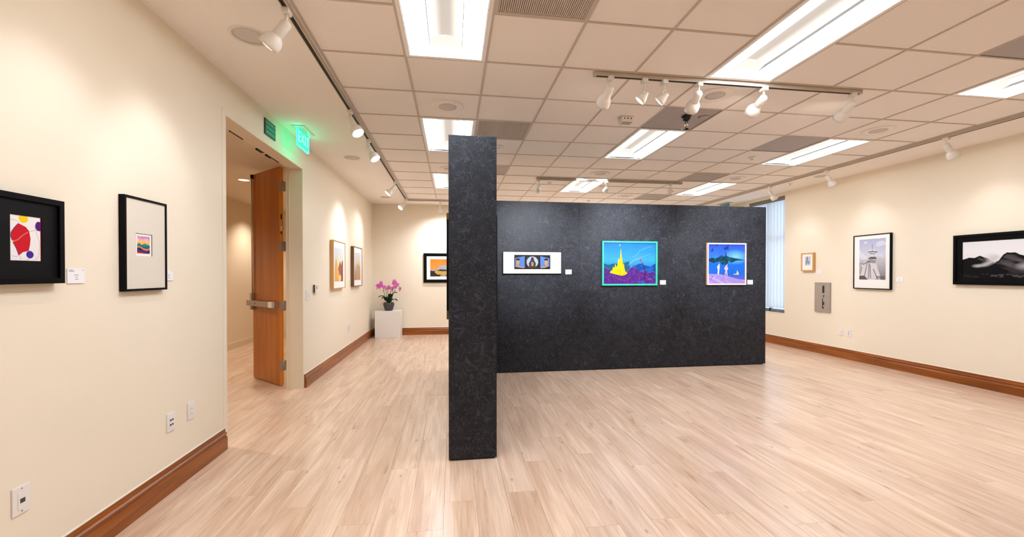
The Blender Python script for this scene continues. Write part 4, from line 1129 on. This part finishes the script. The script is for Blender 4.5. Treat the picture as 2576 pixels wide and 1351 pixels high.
MB().box(-.025, .025, -hw + .005, hw - .005, -.075, -.012, .003).build('headrail', mat('headrail_grey', (120, 116, 108), .5), t2)
sl = MB(); n = 6; ww = .088
for k in range(n):
    a, b = k / n, (k + 1) / n
    fx = lambda q: (.010 * math.sin(q * PI), (q - .5) * ww)
    (xa, ya_), (xb_, yb_) = fx(a), fx(b)
    sl.sm = True; sl.poly([(xa, ya_, -2.245), (xb_, yb_, -2.245), (xb_, yb_, -.07), (xa, ya_, -.07)])
sme = sl.mesh('slat', M_slat)
ns = 12
for k in range(ns):
    o = link('slat', sme, t2, (0, -hw + .045 + k * (2 * hw - .09) / (ns - 1), 0)); o.rotation_euler = (0, 0, math.radians(28 + random.uniform(-10, 10)))
# ground outside so the view through the slats is not only sky
# ------------------------------------------------------------------ pedestal and orchid
t = empty('pedestal', (-1.425, 9.695, 0)); tag(t, 'square white display pedestal in the back left corner', 'pedestal')
MB().box(-.272, .272, -.19, .19, 0, .595, .004).build('box_body', M_pbase, t)
for x in (-.23, .23): MB().cyl((x, -.19, .53), (0, -1, 0), .005, .0015, 10).build('screw_cap', M_ink, t)
P0 = Vector((-1.42, 9.66, .595))
t = empty('potted_orchid', P0); tag(t, 'pink orchid with dark leaves in a grey bowl pot on the white pedestal', 'plant')
MB().lathe([(.078, 0), (.082, .004), (.100, .06), (.118, .12), (.121, .150), (.112, .168), (.108, .180), (.100, .180), (.104, .165), (.100, .150)], (0, 0, 0), (0, 0, 1), 32, True, False).build('pot', M_pot, t)
MB().lathe([(.104, .155), (.06, .166), (.001, .172)], (0, 0, 0), (0, 0, 1), 20, False, True).build('moss', M_soil, t)
def leaf(az, L_, rise, droop, wd):
    wd *= 1.8; L_ *= 1.15; rise *= 1.1
    mb = MB(); mb.sm = True; n = 8; rows = []
    for k in range(n + 1):
        s_ = k / n; r = s_ * L_; z = .165 + rise * math.sin(s_ * PI * .62) - droop * s_ ** 3
        wv = wd * math.sin(PI * min(1, s_ * .93 + .07)) ** .7
        c = Vector((math.cos(az) * r, math.sin(az) * r, z)); sd = Vector((-math.sin(az), math.cos(az), 0))
        rows.append([c + sd * wv + Vector((0, 0, .012)), c + Vector((0, 0, -.006)), c - sd * wv + Vector((0, 0, .012))])
    for k in range(n):
        for j in (0, 1): mb.poly([rows[k][j], rows[k][j + 1], rows[k + 1][j + 1], rows[k + 1][j]])
    o = mb.build('leaf', M_leaf, t)
    md = o.modifiers.new('thick', 'SOLIDIFY'); md.thickness = .003
for a in ((3.0, .20, .16, .03, .045), (3.5, .14, .12, .02, .04), (.25, .16, .22, .0, .042), (-.4, .19, .10, .05, .036), (1.6, .15, .13, .02, .04), (-1.6, .10, .12, .0, .04), (-.9, .13, .19, .0, .035), (4.1, .12, .10, .03, .035)): leaf(*a)
MB().tube([(-.095, -.05, .165), (-.13, -.06, .185), (-.155, -.065, .15), (-.165, -.07, .11)], .003, 6).build('aerial_root', M_stem, t)
def flower_mesh():
    mb = MB(); mb.sm = True
    for k in range(5):
        an = PI / 2 + k * 2 * PI / 5; L_ = .040; wv = .022 if k in (1, 4) else .014
        d = Vector((math.cos(an), 0, math.sin(an))); s_ = Vector((-math.sin(an), 0, math.cos(an)))
        pts = [Vector((0, 0, 0)), d * L_ * .30 + s_ * wv * .35 + Vector((0, -.005, 0)), d * L_ * .75 + s_ * wv + Vector((0, -.004, 0)), d * L_, d * L_ * .75 - s_ * wv + Vector((0, -.004, 0)), d * L_ * .30 - s_ * wv * .35 + Vector((0, -.005, 0))]
        mb.poly(pts)
    mb.cur = 1; mb.lathe([(.002, 0), (.008, -.006), (.004, -.014)], (0, 0, -.004), (0, 1, .3), 8)
    return mb.mesh('flower', [M_petal, M_lip])
FM = flower_mesh()
BM_ = MB().lathe([(.001, 0), (.008, .006), (.010, .014), (.005, .024), (.001, .027)], (0, 0, 0), (0, 0, -1), 10).mesh('bud', M_lip)
fr_ = random.Random(5)
stems = [((-.06, -.01), (-.115, -.02, .50), (-.235, -.02, .57), [(0.55, -.0), (0.7, .01), (.85, 0), (1, -.01), (.6, .06), (.8, -.05)]),
         ((-.03, -.02), (-.06, -.02, .48), (-.10, -.01, .52), [(.9, 0)]),
         ((-.01, .0), (-.02, 0, .44), (.035, -.02, .50), [(.5, .0), (.8, .02), (1, 0)]),
         ((.02, -.01), (.035, 0, .40), (.10, 0, .52), [(1, -.01)]),
         ((.05, 0), (.10, -.01, .52), (.255, -.02, .52), [(.15, .06), (.35, .1), (.55, .06), (.75, .03), (1, -.03), (.5, -.03)])]
for (bx, by), mid, end, fl in stems:
    p0 = Vector((bx, by, .165)); p1 = Vector(mid); p2 = Vector(end)
    pts = [p0, p0.lerp(p1, .35) + Vector((-.004, 0, 0)), p0.lerp(p1, .7), p1]
    ctrl = p1 + (p1 - p0).normalized() * .08
    cur = []
    for k in range(1, 8):
        s_ = k / 7; cur.append(p1 * (1 - s_) ** 2 + ctrl * 2 * s_ * (1 - s_) + p2 * s_ ** 2)
    MB().tube(pts + cur, [.005] * 4 + [.0035] * 7, 7).build('stem', M_stem, t)
    for s_, dz in fl:
        q = p1 * (1 - s_) ** 2 + ctrl * 2 * s_ * (1 - s_) + p2 * s_ ** 2
        o = link('flower', FM, t, q + Vector((fr_.uniform(-.01, .01), -.018, dz)))
        o.rotation_euler = (fr_.uniform(-.3, .3), fr_.uniform(-.6, .6), fr_.uniform(-.5, .5)); o.scale = [fr_.uniform(.95, 1.25)] * 3
    for k in range(2):
        o = link('bud', BM_, t, p2 + Vector((fr_.uniform(-.03, .03), -.01, -.035 - .03 * k))); o.rotation_euler = (0, fr_.uniform(-.4, .4), 0)
